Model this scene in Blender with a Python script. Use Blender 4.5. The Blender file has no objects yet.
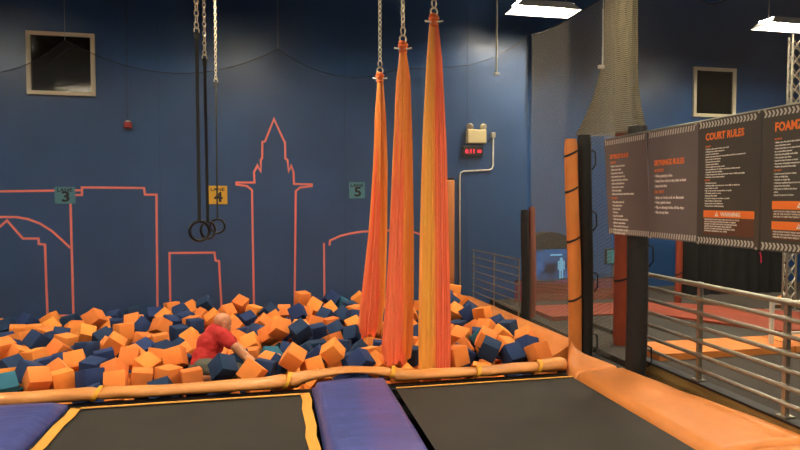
import bpy, bmesh, math, random
from mathutils import Vector, Matrix, Euler, Quaternion, noise
random.seed(11)
PI = math.pi
C = bpy.context.scene.collection
SC = bpy.context.scene

# ------------------------------------------------------------------ camera
YAW, PITCH, EYE = math.radians(11.8), math.radians(2.29), 1.6
FW = Vector((math.sin(YAW)*math.cos(PITCH), math.cos(YAW)*math.cos(PITCH), -math.sin(PITCH)))
RT = Vector((math.cos(YAW), -math.sin(YAW), 0))
UP = RT.cross(FW)
EY = Vector((0, 0, EYE))
cam = bpy.data.cameras.new('camera')
cam.lens, cam.sensor_width, cam.clip_start, cam.clip_end = 27.0, 36.0, .05, 200
co = bpy.data.objects.new('camera', cam); C.objects.link(co)
co.matrix_world = Matrix(((RT.x, UP.x, -FW.x, 0), (RT.y, UP.y, -FW.y, 0), (RT.z, UP.z, -FW.z, EYE), (0, 0, 0, 1)))
SC.camera = co

def ray(px, py): return FW + RT*((px-400)/600) + UP*((225-py)/600)
def at(px, py, d): return EY + ray(px, py)*d                     # at a distance along the view
def atX(px, py, X): r = ray(px, py); return EY + r*(X/r.x)
def atY(px, py, Y): r = ray(px, py); return EY + r*(Y/r.y)
def atZ(px, py, Z): r = ray(px, py); return EY + r*((Z-EYE)/r.z)
def proj(p):
    q = Vector(p)-EY; d = q.dot(FW)
    return 400+600*q.dot(RT)/d, 225-600*q.dot(UP)/d, d

# ------------------------------------------------------------------ materials
def lin(c): return tuple(((v/255)/12.92 if v/255 <= .04045 else ((v/255+.055)/1.055)**2.4) for v in c)+(1,)
MATS = {}
def mat(name, rgb, rough=.6, metal=0, var=.0, scale=8, bump=0, bscale=60, emit=0, spec=.5, rgb2=None, stretch=(1, 1, 1), sheen=0, rnd=0, coat=0):
    m = bpy.data.materials.new(name); m.use_nodes = True
    n, l = m.node_tree.nodes, m.node_tree.links
    b = n['Principled BSDF']
    b.inputs['Base Color'].default_value = lin(rgb)
    b.inputs['Roughness'].default_value = rough
    b.inputs['Metallic'].default_value = metal
    b.inputs['Specular IOR Level'].default_value = spec
    if sheen: b.inputs['Sheen Weight'].default_value = sheen
    if coat: b.inputs['Coat Weight'].default_value = coat
    tc = n.new('ShaderNodeTexCoord'); mp = n.new('ShaderNodeMapping')
    mp.inputs['Scale'].default_value = stretch
    l.new(tc.outputs['Object'], mp.inputs['Vector'])
    out = None
    if var or rgb2:
        t = n.new('ShaderNodeTexNoise'); t.inputs['Scale'].default_value = scale; t.inputs['Detail'].default_value = 4
        l.new(mp.outputs['Vector'], t.inputs['Vector'])
        mx = n.new('ShaderNodeMix'); mx.data_type = 'RGBA'
        if rgb2: a, c2 = lin(rgb), lin(rgb2)
        else:
            a = tuple(v*(1-var) for v in lin(rgb)[:3])+(1,); c2 = tuple(min(1, v*(1+var)) for v in lin(rgb)[:3])+(1,)
        mx.inputs[6].default_value, mx.inputs[7].default_value = a, c2
        rp = n.new('ShaderNodeMapRange'); rp.inputs[1].default_value = .35; rp.inputs[2].default_value = .65
        l.new(t.outputs['Fac'], rp.inputs[0]); l.new(rp.outputs[0], mx.inputs[0])
        out = mx.outputs[2]; l.new(out, b.inputs['Base Color'])
    if rnd:
        oi = n.new('ShaderNodeObjectInfo'); hs = n.new('ShaderNodeHueSaturation')
        mr = n.new('ShaderNodeMapRange'); mr.inputs[3].default_value = 1-rnd; mr.inputs[4].default_value = 1+rnd
        l.new(oi.outputs['Random'], mr.inputs[0]); l.new(mr.outputs[0], hs.inputs['Value'])
        if out: l.new(out, hs.inputs['Color'])
        else: hs.inputs['Color'].default_value = lin(rgb)
        mh = n.new('ShaderNodeMapRange'); mh.inputs[3].default_value = .5-.05*rnd; mh.inputs[4].default_value = .5+.05*rnd
        l.new(oi.outputs['Random'], mh.inputs[0]); l.new(mh.outputs[0], hs.inputs['Hue'])
        l.new(hs.outputs['Color'], b.inputs['Base Color'])
    if bump:
        t2 = n.new('ShaderNodeTexNoise'); t2.inputs['Scale'].default_value = bscale; t2.inputs['Detail'].default_value = 3
        l.new(mp.outputs['Vector'], t2.inputs['Vector'])
        bp = n.new('ShaderNodeBump'); bp.inputs['Strength'].default_value = bump; bp.inputs['Distance'].default_value = .02
        l.new(t2.outputs['Fac'], bp.inputs['Height']); l.new(bp.outputs['Normal'], b.inputs['Normal'])
    if emit:
        b.inputs['Emission Color'].default_value = lin(rgb); b.inputs['Emission Strength'].default_value = emit
    MATS[name] = m
    return m

def netmat(name, rgb, alpha, band=0, rot=0, freq=60):
    """knotted net: cords too thin to resolve, so a share of every ray meets cord and the rest goes through"""
    m = bpy.data.materials.new(name); m.use_nodes = True
    n, l = m.node_tree.nodes, m.node_tree.links
    n.remove(n['Principled BSDF'])
    d = n.new('ShaderNodeBsdfDiffuse'); d.inputs['Color'].default_value = lin(rgb)
    tl = n.new('ShaderNodeBsdfTranslucent'); tl.inputs['Color'].default_value = lin(rgb); m2 = n.new('ShaderNodeMixShader'); m2.inputs[0].default_value = .45
    l.new(d.outputs[0], m2.inputs[1]); l.new(tl.outputs[0], m2.inputs[2])
    t = n.new('ShaderNodeBsdfTransparent'); mx = n.new('ShaderNodeMixShader')
    mx.inputs[0].default_value = alpha
    if band:
        tc = n.new('ShaderNodeTexCoord'); mp = n.new('ShaderNodeMapping'); mp.inputs['Rotation'].default_value = (rot, 0, 0)
        w = n.new('ShaderNodeTexWave'); w.bands_direction = 'Z'; w.inputs['Scale'].default_value = freq; w.inputs['Distortion'].default_value = 3; w.inputs['Detail'].default_value = 1
        w.inputs['Detail Scale'].default_value = .6
        mr = n.new('ShaderNodeMapRange'); mr.inputs[3].default_value = alpha*(1-band); mr.inputs[4].default_value = alpha*(1+band)
        l.new(tc.outputs['Object'], mp.inputs['Vector']); l.new(mp.outputs['Vector'], w.inputs['Vector'])
        l.new(w.outputs['Fac'], mr.inputs[0]); l.new(mr.outputs[0], mx.inputs[0])
    l.new(t.outputs[0], mx.inputs[1]); l.new(m2.outputs[0], mx.inputs[2])
    l.new(mx.outputs[0], n['Material Output'].inputs['Surface'])
    MATS[name] = m
    return m

mat('wall_blue', (47, 80, 127), .34, var=.10, scale=1.1, bump=.10, bscale=5, spec=.5)
mat('seam', (36, 62, 100), .5)
mat('tape', (255, 134, 120), .55)
mat('ceiling_black', (26, 26, 30), .9)
mat('floor_black', (22, 21, 22), .9)
mat('carpet', (70, 62, 53), .95, rgb2=(35, 31, 28), scale=90)
mat('steel', (168, 164, 150), .38, metal=.85, var=.08, scale=20)
mat('chain_steel', (205, 196, 175), .32, metal=.7)
mat('white_paint', (215, 212, 200), .5)
mat('lamp_housing', (225, 225, 220), .5)
mat('lamp_glow', (255, 240, 212), .5, emit=34)
mat('black_metal', (24, 23, 22), .5)
mat('black_pad', (28, 26, 24), .7, var=.2, scale=12, bump=.3, bscale=12)
mat('strap', (38, 37, 36), .8)
mat('black_ring', (20, 20, 20), .3)
mat('vinyl_orange', (216, 132, 64), .42, var=.05, scale=5, bump=.35, bscale=7)
mat('vinyl_orange_roll', (222, 146, 76), .42, var=.06, scale=5, bump=.6, bscale=9)
mat('vinyl_rust', (134, 58, 34), .55, var=.08, scale=6, bump=.2, bscale=8)
mat('vinyl_blue', (74, 81, 144), .28, var=.10, scale=3, bump=.45, bscale=5, stretch=(.6, 2, 1))
mat('tie_yellow', (240, 170, 40), .6)
mat('webbing', (228, 160, 62), .7)
mat('bed', (43, 38, 30), .75, var=.10, scale=5, bump=.1, bscale=300)
mat('foam_orange', (246, 144, 64), .9, var=.04, scale=6, bump=.12, bscale=80, rnd=.12)
mat('foam_navy', (31, 56, 98), .9, var=.06, scale=6, bump=.12, bscale=80, rnd=.22)
mat('foam_teal', (40, 104, 128), .9, var=.06, scale=6, bump=.12, bscale=80, rnd=.15)
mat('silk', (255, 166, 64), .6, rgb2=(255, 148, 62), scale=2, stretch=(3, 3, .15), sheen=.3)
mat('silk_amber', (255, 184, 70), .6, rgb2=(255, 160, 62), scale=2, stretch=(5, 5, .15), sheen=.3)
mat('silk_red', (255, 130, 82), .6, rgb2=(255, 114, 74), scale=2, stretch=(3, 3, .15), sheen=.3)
mat('knot', (250, 130, 66), .7)
mat('frame_cream', (214, 205, 180), .55)
mat('glass_dark', (22, 22, 16), .06, spec=.7)
mat('alarm_red', (150, 36, 26), .4)
mat('beige', (222, 208, 158), .5)
mat('clock_black', (34, 30, 24), .4)
mat('led_red', (255, 40, 70), .5, emit=.6)
mat('lane_teal', (78, 136, 150), .5)
mat('lane_yellow', (230, 176, 44), .5)
mat('ink', (12, 14, 18), .6)
mat('sign_taupe', (112, 99, 95), .5)
mat('sign_dark', (74, 67, 58), .45)
mat('sign_chevron', (200, 192, 178), .5)
mat('sign_white', (240, 232, 218), .5)
mat('sign_orange', (250, 124, 44), .5)
mat('sign_brown', (104, 62, 40), .5)
mat('wood', (150, 120, 66), .7, rgb2=(118, 92, 48), scale=6, stretch=(4, .5, 4))
ms = mat('screen_blue', (14, 26, 52), .3, emit=.16)
n_, l_ = ms.node_tree.nodes, ms.node_tree.links
tn_ = n_.new('ShaderNodeTexNoise'); tn_.inputs['Scale'].default_value = 3.2
cr_ = n_.new('ShaderNodeValToRGB'); cr_.color_ramp.elements[0].position = .38; cr_.color_ramp.elements[0].color = lin((8, 12, 30)); cr_.color_ramp.elements[1].position = .66; cr_.color_ramp.elements[1].color = lin((40, 120, 190))
tc_ = n_.new('ShaderNodeTexCoord'); l_.new(tc_.outputs['Object'], tn_.inputs['Vector']); l_.new(tn_.outputs['Fac'], cr_.inputs[0]); l_.new(cr_.outputs[0], n_['Principled BSDF'].inputs['Emission Color'])
mat('screen_figure', (110, 170, 205), .3, emit=.12)
mat('screen_teal', (48, 96, 100), .3, emit=.12)
mat('curtain', (20, 18, 18), .95)
mat('skin', (214, 150, 112), .5, var=.05, scale=18, spec=.4)
mat('shirt', (196, 44, 42), .85, var=.06, scale=14, bump=.35, bscale=22)
mat('shorts', (94, 96, 84), .9, var=.08, scale=16, bump=.3, bscale=25)
mat('beard', (96, 62, 44), .9)
mat('eye_white', (230, 225, 215), .3)
mat('eye_dark', (30, 22, 18), .3)
mat('sock', (60, 60, 64), .9)
mat('pink', (196, 40, 74), .6)
netmat('net_back', (120, 122, 122), .20)
netmat('net_far', (92, 90, 86), .10)
netmat('net_side', (136, 132, 122), .31, band=.35, rot=.5, freq=9)
netmat('net_near', (112, 105, 94), .16, band=.12, rot=-.3, freq=12)
netmat('net_gather', (142, 133, 110), .64, band=.14, rot=.2, freq=14)
netmat('net_skirt', (190, 84, 50), .55, band=.5, rot=0, freq=14)

# ------------------------------------------------------------------ mesh building
class MB:
    def __init__(s): s.v, s.f = [], []
    def add(s, vs, fs):
        b = len(s.v); s.v += [Vector(v) for v in vs]; s.f += [tuple(i+b for i in f) for f in fs]; return s
    def box(s, c, size, rot=None, bev=0):
        bm = bmesh.new(); bmesh.ops.create_cube(bm, size=1)
        bmesh.ops.scale(bm, vec=size, verts=bm.verts)
        if bev: bmesh.ops.bevel(bm, geom=bm.edges[:], offset=bev, segments=2, profile=.5, affect='EDGES')
        return s.bm(bm, c, rot)
    def bm(s, bm, c=(0, 0, 0), rot=None):
        R = (rot if isinstance(rot, Matrix) else Euler(rot or (0, 0, 0)).to_matrix()).to_4x4()
        T = Matrix.Translation(c) @ R
        bm.verts.index_update()
        s.add([T @ v.co for v in bm.verts], [[v.index for v in f.verts] for f in bm.faces]); bm.free(); return s
    def bar(s, a, b, w, h=None, up=(0, 0, 1), bev=0):
        a, b = Vector(a), Vector(b); d = b-a; L = d.length; z = d.normalized()
        x = Vector(up).cross(z)
        if x.length < 1e-4: x = Vector((1, 0, 0)).cross(z) if abs(z.x) < .9 else Vector((0, 1, 0)).cross(z)
        x.normalize(); y = z.cross(x)
        return s.box((a+b)/2, (w, h or w, L), Matrix((x, y, z)).transposed(), bev)
    def tube(s, pts, r, n=10, caps=True, closed=False):
        pts = [Vector(p) for p in pts]; m = len(pts)
        rs = r if isinstance(r, (list, tuple)) else [r]*m
        vs, fs = [], []; px = None
        for i, p in enumerate(pts):
            t = (pts[(i+1) % m]-pts[i-1]) if closed else (pts[min(i+1, m-1)]-pts[max(i-1, 0)])
            t.normalize()
            if px is None:
                px = t.orthogonal().normalized()
            px = (px-t*px.dot(t)); px.normalize(); y = t.cross(px)
            for k in range(n):
                a = 2*PI*k/n; vs.append(p+(px*math.cos(a)+y*math.sin(a))*rs[i])
        for i in range(m if closed else m-1):
            for k in range(n):
                j = (i+1) % m
                fs.append((i*n+k, i*n+(k+1) % n, j*n+(k+1) % n, j*n+k))
        if caps and not closed: fs += [tuple(reversed(range(n))), tuple((m-1)*n+k for k in range(n))]
        return s.add(vs, fs)
    def lathe(s, prof, c=(0, 0, 0), n=20, rot=None):
        vs, fs = [], []
        for r, z in prof:
            for k in range(n): vs.append(Vector((r*math.cos(2*PI*k/n), r*math.sin(2*PI*k/n), z)))
        for i in range(len(prof)-1):
            for k in range(n): fs.append((i*n+k, i*n+(k+1) % n, (i+1)*n+(k+1) % n, (i+1)*n+k))
        fs += [tuple(reversed(range(n))), tuple((len(prof)-1)*n+k for k in range(n))]
        R = (rot if isinstance(rot, Matrix) else Euler(rot or (0, 0, 0)).to_matrix())
        return s.add([R @ v+Vector(c) for v in vs], fs)
    def ball(s, c, r, n=16, sc=(1, 1, 1), rot=None):
        bm = bmesh.new(); bmesh.ops.create_uvsphere(bm, u_segments=n, v_segments=max(6, n//2), radius=r)
        bmesh.ops.scale(bm, vec=sc, verts=bm.verts); return s.bm(bm, c, rot)
    def torus(s, c, R, r, n=24, k=8, rot=None, sc=(1, 1, 1)):
        M_ = (rot if isinstance(rot, Matrix) else Euler(rot or (0, 0, 0)).to_matrix())
        pts = [M_ @ Vector((R*math.cos(2*PI*i/n)*sc[0], R*math.sin(2*PI*i/n)*sc[1], 0))+Vector(c) for i in range(n)]
        return s.tube(pts, r, k, closed=True)
    def grid(s, rows):
        m, n = len(rows), len(rows[0])
        return s.add([p for r in rows for p in r], [(i*n+k, i*n+k+1, (i+1)*n+k+1, (i+1)*n+k) for i in range(m-1) for k in range(n-1)])
    def prism(s, poly, n, t):
        """flat polygon given as world points, thickened by t along n"""
        k = len(poly); P = [Vector(p) for p in poly]; n = Vector(n)*t
        return s.add(P+[p+n for p in P], [tuple(range(k)), tuple(reversed(range(k, 2*k)))]+[(i, k+i, k+(i+1) % k, (i+1) % k) for i in range(k)])
    def strip(s, pts, w, n, t):
        """ribbon of width w following points in a plane with normal n"""
        pts = [Vector(p) for p in pts]; n = Vector(n).normalized(); L, Rr = [], []
        for i, p in enumerate(pts):
            d0 = (p-pts[i-1]).normalized() if i else (pts[1]-p).normalized()
            d1 = (pts[i+1]-p).normalized() if i < len(pts)-1 else d0
            q0, q1 = d0.cross(n), d1.cross(n); m = (q0+q1)
            m = m.normalized() if m.length > 1e-4 else q0
            k = min(2.2, 1/max(.3, m.dot(q0)))*w/2
            L.append(p-m*k); Rr.append(p+m*k)
        k = len(pts); T = n*t
        vs = L+Rr+[v+T for v in L]+[v+T for v in Rr]; fs = []
        for i in range(k-1):
            fs += [(i, i+1, k+i+1, k+i), (2*k+i, 3*k+i, 3*k+i+1, 2*k+i+1), (i, 2*k+i, 2*k+i+1, i+1), (k+i, k+i+1, 3*k+i+1, 3*k+i)]
        fs += [(0, k, 3*k, 2*k), (k-1, 3*k-1, 4*k-1, 2*k-1)]
        return s.add(vs, fs)
    def build(s, name, m, parent=None, smooth=False, base=None, auto=None):
        me = bpy.data.meshes.new(name)
        if parent is not None:
            off = world(parent).inverted()
        else:
            if base is None and s.v:
                base = Vector(((min(v.x for v in s.v)+max(v.x for v in s.v))/2, (min(v.y for v in s.v)+max(v.y for v in s.v))/2, min(v.z for v in s.v)))
            off = Matrix.Translation(-Vector(base or (0, 0, 0)))
        me.from_pydata([off @ v for v in s.v], [], s.f)
        bm = bmesh.new(); bm.from_mesh(me); bmesh.ops.recalc_face_normals(bm, faces=bm.faces); bm.to_mesh(me); bm.free()
        me.materials.append(MATS[m])
        if smooth:
            me.polygons.foreach_set('use_smooth', [True]*len(me.polygons))
            if auto: me.set_sharp_from_angle(angle=math.radians(auto))
        o = bpy.data.objects.new(name, me); C.objects.link(o)
        if parent is not None: o.parent = parent
        else: o.location = base or (0, 0, 0)
        return o
def world(o):
    m = o.matrix_basis.copy()
    return world(o.parent) @ m if o.parent else m
def tag(o, label, cat, group=None, kind=None):
    if label: o['label'] = label
    if cat: o['category'] = cat
    if group: o['group'] = group
    if kind: o['kind'] = kind
    return o
def thing(name, label, cat, loc=(0, 0, 0), group=None, mtx=None):
    o = bpy.data.objects.new(name, None); C.objects.link(o)
    o.empty_display_size = .1
    if mtx is not None: o.matrix_basis = mtx
    else: o.location = loc
    return tag(o, label, cat, group)
def setting(name, mb, m, parent=None, label=None, base=(0, 0, 0), **k):
    o = mb.build(name, m, parent, base=base if parent is None else None, **k)
    if parent is None: o['kind'] = 'structure'
    if label: o['label'] = label
    return o
def frame(u, v, p):
    u, v = Vector(u).normalized(), Vector(v).normalized(); n = u.cross(v)
    return Matrix(((u.x, v.x, n.x, p[0]), (u.y, v.y, n.y, p[1]), (u.z, v.z, n.z, p[2]), (0, 0, 0, 1)))
def lettering(name, body, size, m, parent, x, y, z=.002, align='LEFT', bold=0, sx=1, ext=.0006, spacing=1, leading=1, label=None):
    cu = bpy.data.curves.new(name, 'FONT'); cu.body = body; cu.size = size; cu.align_x = align; cu.extrude = ext; cu.offset = bold
    cu.resolution_u = 2; cu.space_character = spacing; cu.space_line = leading
    t = bpy.data.objects.new(name, cu); C.objects.link(t)
    me = bpy.data.meshes.new_from_object(t.evaluated_get(bpy.context.evaluated_depsgraph_get()))
    bpy.data.objects.remove(t); bpy.data.curves.remove(cu)
    for v in me.vertices: v.co = Vector((v.co.x*sx+x, v.co.y+y, v.co.z+z))
    me.name = name; me.materials.clear(); me.materials.append(MATS[m])
    o = bpy.data.objects.new(name, me); C.objects.link(o); o.parent = parent
    if label: o['label'] = label
    return o

# ------------------------------------------------------------------ the setting
YB, YF, XC, XR = 9.2, 10.0, 4.0, 13.0
CEIL = 6.2
LOW = -.66
wb = setting('wall_back', MB().box((( -8+XC)/2, YB+.1, (LOW+CEIL)/2), (XC+8, .2, CEIL-LOW)), 'wall_blue')
setting('wall_return', MB().box((XC-.1, (YB+.2+YF)/2, (LOW+CEIL)/2), (.2, YF-YB-.2, CEIL-LOW)), 'wall_blue')
wf = setting('wall_far', MB().box(((XC-.2+XR)/2, YF+.1, (LOW+CEIL)/2), (XR-XC+.2, .2, CEIL-LOW)), 'wall_blue')
setting('wall_left', MB().box((-8.1, 2.5, (LOW+CEIL)/2), (.2, 13.6, CEIL-LOW)), 'wall_blue')
setting('wall_right', MB().box((XR+.1, 3.6, (LOW+CEIL)/2), (.2, 15, CEIL-LOW)), 'wall_blue')
setting('ceiling', MB().box((2.4, 3.5, CEIL+.1), (21.4, 15.4, .2)), 'ceiling_black')
setting('floor_pit', MB().box((-2.3, 2.8, LOW-.1), (11.4, 12.8, .2)), 'floor_black')
setting('floor', MB().box((8.21, 3.8, -.05), (9.58, 14.4, .1)), 'carpet')
# low platform edges that carry the pads
setting('trim_1', MB().box((-2.57, 5.2, (LOW-.03)/2-.005), (11.1, .07, -LOW-.04)), 'black_pad')             # front edge of the pit
setting('trim_2', MB().box((3.16, 7.22, (LOW-.06)/2), (.51, 3.94, -.06-LOW)), 'black_pad')            # right edge of the pit
setting('trim_3', MB().box((3.06, 1.6, (LOW-.04)/2), (.72, 7.2, -.04-LOW)), 'black_pad')             # under the long orange pad
cb = setting('trim_4', MB().box((3.455, 1.62, .01), (.07, 7.24, .14)), 'wood')                        # timber kerb under the rail
MB().box((3.465, 1.62, .088), (.11, 7.24, .016)).build('kerb_cap', 'black_metal', cb)

# seams in the painted panels
for px in (160, 345, 432, 467):
    p = atY(px, 180, YB)
    MB().box((p.x, YB-.001, 2.4), (.008, .004, 4.6)).build('panel_seam', 'seam', wb)

# skyline outlines in coral tape on the painted wall
def outline(name, label, lines, w=.03):
    m = MB()
    for pts in lines:
        m.strip([atY(x, y, YB) for x, y in pts], w, (0, -1, 0), .003)
    o = m.build(name, 'tape', wb); o['label'] = label
outline('skyline_outline', 'coral outline of a stepped building round the arch at far left', [
    [(-150, 193.5), (60, 190.5)], [(75, 190.3), (82, 190.3)], [(75, 195), (82, 195), (82, 187.4), (144, 188), (145, 194.6), (156.5, 194.6), (157.5, 312)],
    [(70.5, 202), (73.5, 316)], [(-110, 300), (-104, 262), (-80, 245), (-58, 231), (-34, 222), (-14, 218), (2, 217), (16, 217), (28, 219), (40, 223.5), (52, 231), (62, 240), (70.5, 248)],
    [(-75, 312), (-36, 246), (-36, 241), (-14, 239), (7, 220.5), (23, 238.5), (38.5, 238.5), (39, 244), (45, 244.5), (47.5, 315.5), (73.5, 315.5)]])
outline('skyline_outline', 'coral outline of a low flat block between lanes 3 and 4', [
    [(170.5, 310), (169.5, 253), (214.5, 252.5), (215.5, 260.5), (219, 261), (221.5, 306.5), (254, 306.5)]])
outline('skyline_outline', 'coral outline of a tall spired tower', [
    [(254, 308), (253, 250), (252, 190), (247, 186), (236.5, 184.5), (236.5, 182.5), (254.5, 182.5), (254, 172), (257.5, 165.5), (260.8, 171.5), (260.8, 160), (262.3, 158), (262.3, 142), (265, 141.5), (274, 119),
     (284.3, 141.5), (285, 142), (285.3, 158.5), (287.6, 160), (288.6, 171.5), (291.2, 165.5), (293.5, 172), (294, 184), (311.8, 184.3), (311.8, 186), (300, 187.5), (295.8, 191), (295.2, 250), (294.5, 310)]])
outline('skyline_outline', 'coral outline of a wide arch behind the silks', [
    [(324.5, 308), (324, 243)], [(329.5, 245.5), (330, 240.5), (340, 236), (350, 233.5), (362, 231.6), (390, 230.4), (412, 231.3), (420, 234.3), (428, 240)]])

# interior windows, dark behind
def window(n, a, b, Y, fw, m, label):
    A, B = atY(*a, Y), atY(*b, Y)
    x0, x1, z1, z0 = A.x, B.x, A.z, B.z
    f = MB()
    f.box(((x0+x1)/2, Y-.02, z1-fw/2), (x1-x0, .05, fw)).box(((x0+x1)/2, Y-.02, z0+fw/2), (x1-x0, .05, fw))
    f.box((x0+fw/2, Y-.02, (z0+z1)/2), (fw, .05, z1-z0-2*fw)).box((x1-fw/2, Y-.02, (z0+z1)/2), (fw, .05, z1-z0-2*fw))
    o = setting('window_%d' % n, f, m, label=label)
    MB().box(((x0+x1)/2, Y-.006, (z0+z1)/2), (x1-x0-2*fw, .012, z1-z0-2*fw)).build('pane', 'glass_dark', o)
window(1, (26.5, 31), (96, 96.5), YB, .05, 'frame_cream', 'dark interior window in cream frame high on the blue wall')
window(2, (693, 67), (734, 118), YF, .06, 'frame_cream', 'dark window high on the far wall behind the netting')

# ------------------------------------------------------------------ lamps
def ceiling_light(x, y, label, z=4.34, glow='lamp_glow'):
    t = thing('ceiling_light', label, 'ceiling light', (x, y, z), 'high bay lights')
    W, D = 1.0, .42
    h = MB()
    prof = [(-W/2, 0), (W/2, 0), (W/2-.10, .085), (-W/2+.10, .085)]
    h.add([(x-W/2, y-D/2, z), (x+W/2, y-D/2, z), (x+W/2, y+D/2, z), (x-W/2, y+D/2, z),
           (x-W/2+.12, y-D/2+.07, z+.12), (x+W/2-.12, y-D/2+.07, z+.12), (x+W/2-.12, y+D/2-.07, z+.12), (x-W/2+.12, y+D/2-.07, z+.12)],
          [(0, 1, 5, 4), (1, 2, 6, 5), (2, 3, 7, 6), (3, 0, 4, 7), (4, 5, 6, 7)])
    h.build('reflector_housing', 'lamp_housing', t)
    MB().box((x, y, z+.10), (W-.16, D-.16, .012)).build('diffuser', glow, t)
    for s in (-1, 1):
        MB().tube([(x+s*.36, y, z+.12), (x+s*.36, y, CEIL)], .004, 6).build('hanging_wire', 'steel', t)
    return t
mat('lamp_glow_strong', (255, 240, 212), .5, emit=46)
q = atZ(543, 12, 4.34); ceiling_light(q.x, q.y, 'glowing strip light above the right end of the blue wall')
q = atZ(788, 28, 4.34); ceiling_light(q.x, q.y, 'glowing strip light hanging beside the truss tower')
for x, y in ((-4.7, 6.6), (-.55, 6.9), (5.0, 6.6), (-.5, 2.2), (3.4, 2.4), (1.6, -1.0)):  # the rightmost is an added lamp, put in to brighten the far wall
    ceiling_light(x, y, 'unseen strip light overhead, from the hall rows or added for brightness', glow='lamp_glow_strong')
for x, y in ((-4.7, 2.2), (7.6, 6.3), (8.2, 2.4), (-3, -1.2)):  # the one farthest back is added too, as extra light on the far wall
    ceiling_light(x, y, 'unseen strip light overhead, from the hall rows or added for brightness')

# ------------------------------------------------------------------ on the blue wall
def lane_sign(px, py, w, h, m, num, label, rot=0):
    p = atY(px, py, YB-.006)
    M4 = frame((1, 0, 0), (0, 0, 1), p) @ Matrix.Rotation(rot, 4, 'Z')
    t = thing('lane_sign', label, 'sign', group='lane signs', mtx=M4)
    me = MB().box(M4 @ Vector((0, 0, .003)), (w, .006, h), M4.to_3x3() @ Euler((PI/2, 0, 0)).to_matrix()).build('placard', m, t)
    lettering('lettering', 'LANE', .066, 'ink', t, 0, h*.22, .0065, 'CENTER', bold=.0015, sx=1.25)
    lettering('lane_number', num, .20, 'ink', t, .012, -h*.36, .0065, 'CENTER', bold=.006, sx=1.2)
lane_sign(65, 195.3, .262, .235, 'lane_teal', '3', 'small teal sign reading LANE 3 on the blue wall', .01)
lane_sign(217.6, 195, .275, .27, 'lane_yellow', '4', 'small yellow sign reading LANE 4 on the blue wall')
lane_sign(357, 190.3, .245, .25, 'lane_teal', '5', 'small teal sign reading LANE 5 beside the smallest silk', .02)

p = atY(128.5, 125.5, YB)
t = thing('fire_alarm', 'small red fire alarm box on the blue wall under a thin conduit', 'fire alarm', (p.x, YB-.03, p.z))
MB().box((p.x, YB-.032, p.z), (.105, .06, .09), bev=.008).build('alarm_body', 'alarm_red', t)
MB().lathe([(.036, 0), (.04, .012), (.03, .022)], (p.x, YB-.06, p.z-.005), 16, (PI/2, 0, 0)).build('sounder', 'alarm_red', t)
MB().box((p.x, YB-.03, p.z+.055), (.05, .04, .02)).build('bracket', 'white_paint', t)
tag(MB().tube([(p.x, YB-.016, p.z+.067), (p.x, YB-.016, CEIL)], .008, 8).build('electrical_conduit', 'seam'), 'thin blue painted conduit running up from the red alarm', 'conduit')

p = atY(475, 137, YB)
t = thing('emergency_light', 'beige twin-head emergency light above the red digit clock', 'emergency light', (p.x, YB-.05, p.z-.1))
MB().box((p.x+.0, YB-.055, p.z), (.31, .11, .215), bev=.012).build('housing', 'beige', t)
for s in (-1, 1):
    c = Vector((p.x+s*.105, YB-.07, p.z+.155))
    hd = MB().lathe([(.02, -.03), (.05, -.015), (.056, .03), (.05, .036)], c, 18, (PI/2+.3, 0, s*.5)).build('lamp_head', 'beige', t, True, auto=40)
    MB().lathe([(.043, .036), (.02, .042)], c, 18, (PI/2+.3, 0, s*.5)).build('lens', 'chain_steel', hd)
    MB().tube([(c.x, c.y, c.z-.05), (c.x, c.y, c.z-.02)], .012, 8).build('swivel', 'black_metal', t)
q = atY(471.8, 151.5, YB)
t = thing('digital_clock', 'black digital clock showing red digits under the emergency light', 'clock', (q.x, YB-.04, q.z-.08))
MB().box((q.x, YB-.04, q.z), (.34, .07, .155), bev=.008).build('housing', 'clock_black', t)
fr = thing('digits', None, None, mtx=frame((1, 0, 0), (0, 0, 1), (q.x, YB-.076, q.z))); fr.parent = t
fr.matrix_basis = Matrix.Translation(-Vector(t.location)) @ fr.matrix_basis
lettering('digit_display', '6:11', .098, 'led_red', fr, -.135, -.035, .001, bold=.001)
lettering('digit_display', '00', .068, 'led_red', fr, .068, -.024, .001, bold=.0005)
c = [(493.2, 137), (493.2, 165), (492, 168.5), (489, 170), (464, 171.2), (461, 172.5), (459.8, 176), (460, 302)]
pts = [atY(x, y, YB-.024) for x, y in c]
t = thing('electrical_conduit', 'bright metal conduit bending down the wall beside the clock', 'conduit', pts[-1])
MB().tube(pts, .0125, 8).build('pipe', 'white_paint', t, True)
j = atY(493, 135, YB-.03)
MB().box(j, (.07, .055, .08), bev=.006).build('junction_box', 'chain_steel', t)
MB().tube([atY(493, 138, YB-.05), atY(490, 140, YB-.05), atY(487.5, 142, YB-.05)], .006, 6).build('cable', 'ink', t, True)
# junction outline left on the wall and hanging pull rod
a = at(496.5, 74, 8.2)
t = thing('hanging_rod', 'thin white rod hanging from the ceiling left of the strip light', 'rod', a)
MB().tube([(a.x, a.y, a.z+.02), (a.x, a.y, CEIL)], .013, 8).build('rod', 'white_paint', t)
MB().box((a.x, a.y, a.z), (.075, .04, .035), bev=.006).build('end_fitting', 'white_paint', t)
a = at(602.5, 67, 5.75)
t = thing('hanging_rod', 'short pale rod hanging in front of the gathered netting', 'rod', a)
MB().tube([(a.x, a.y, a.z+.02), (a.x, a.y, a.z+.55)], .007, 8).tube([(a.x, a.y, a.z+.5), (a.x, a.y, CEIL)], .003, 6).build('rod', 'white_paint', t)
MB().box((a.x-.015, a.y, a.z), (.06, .03, .035), bev=.006).build('end_fitting', 'white_paint', t)

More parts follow.
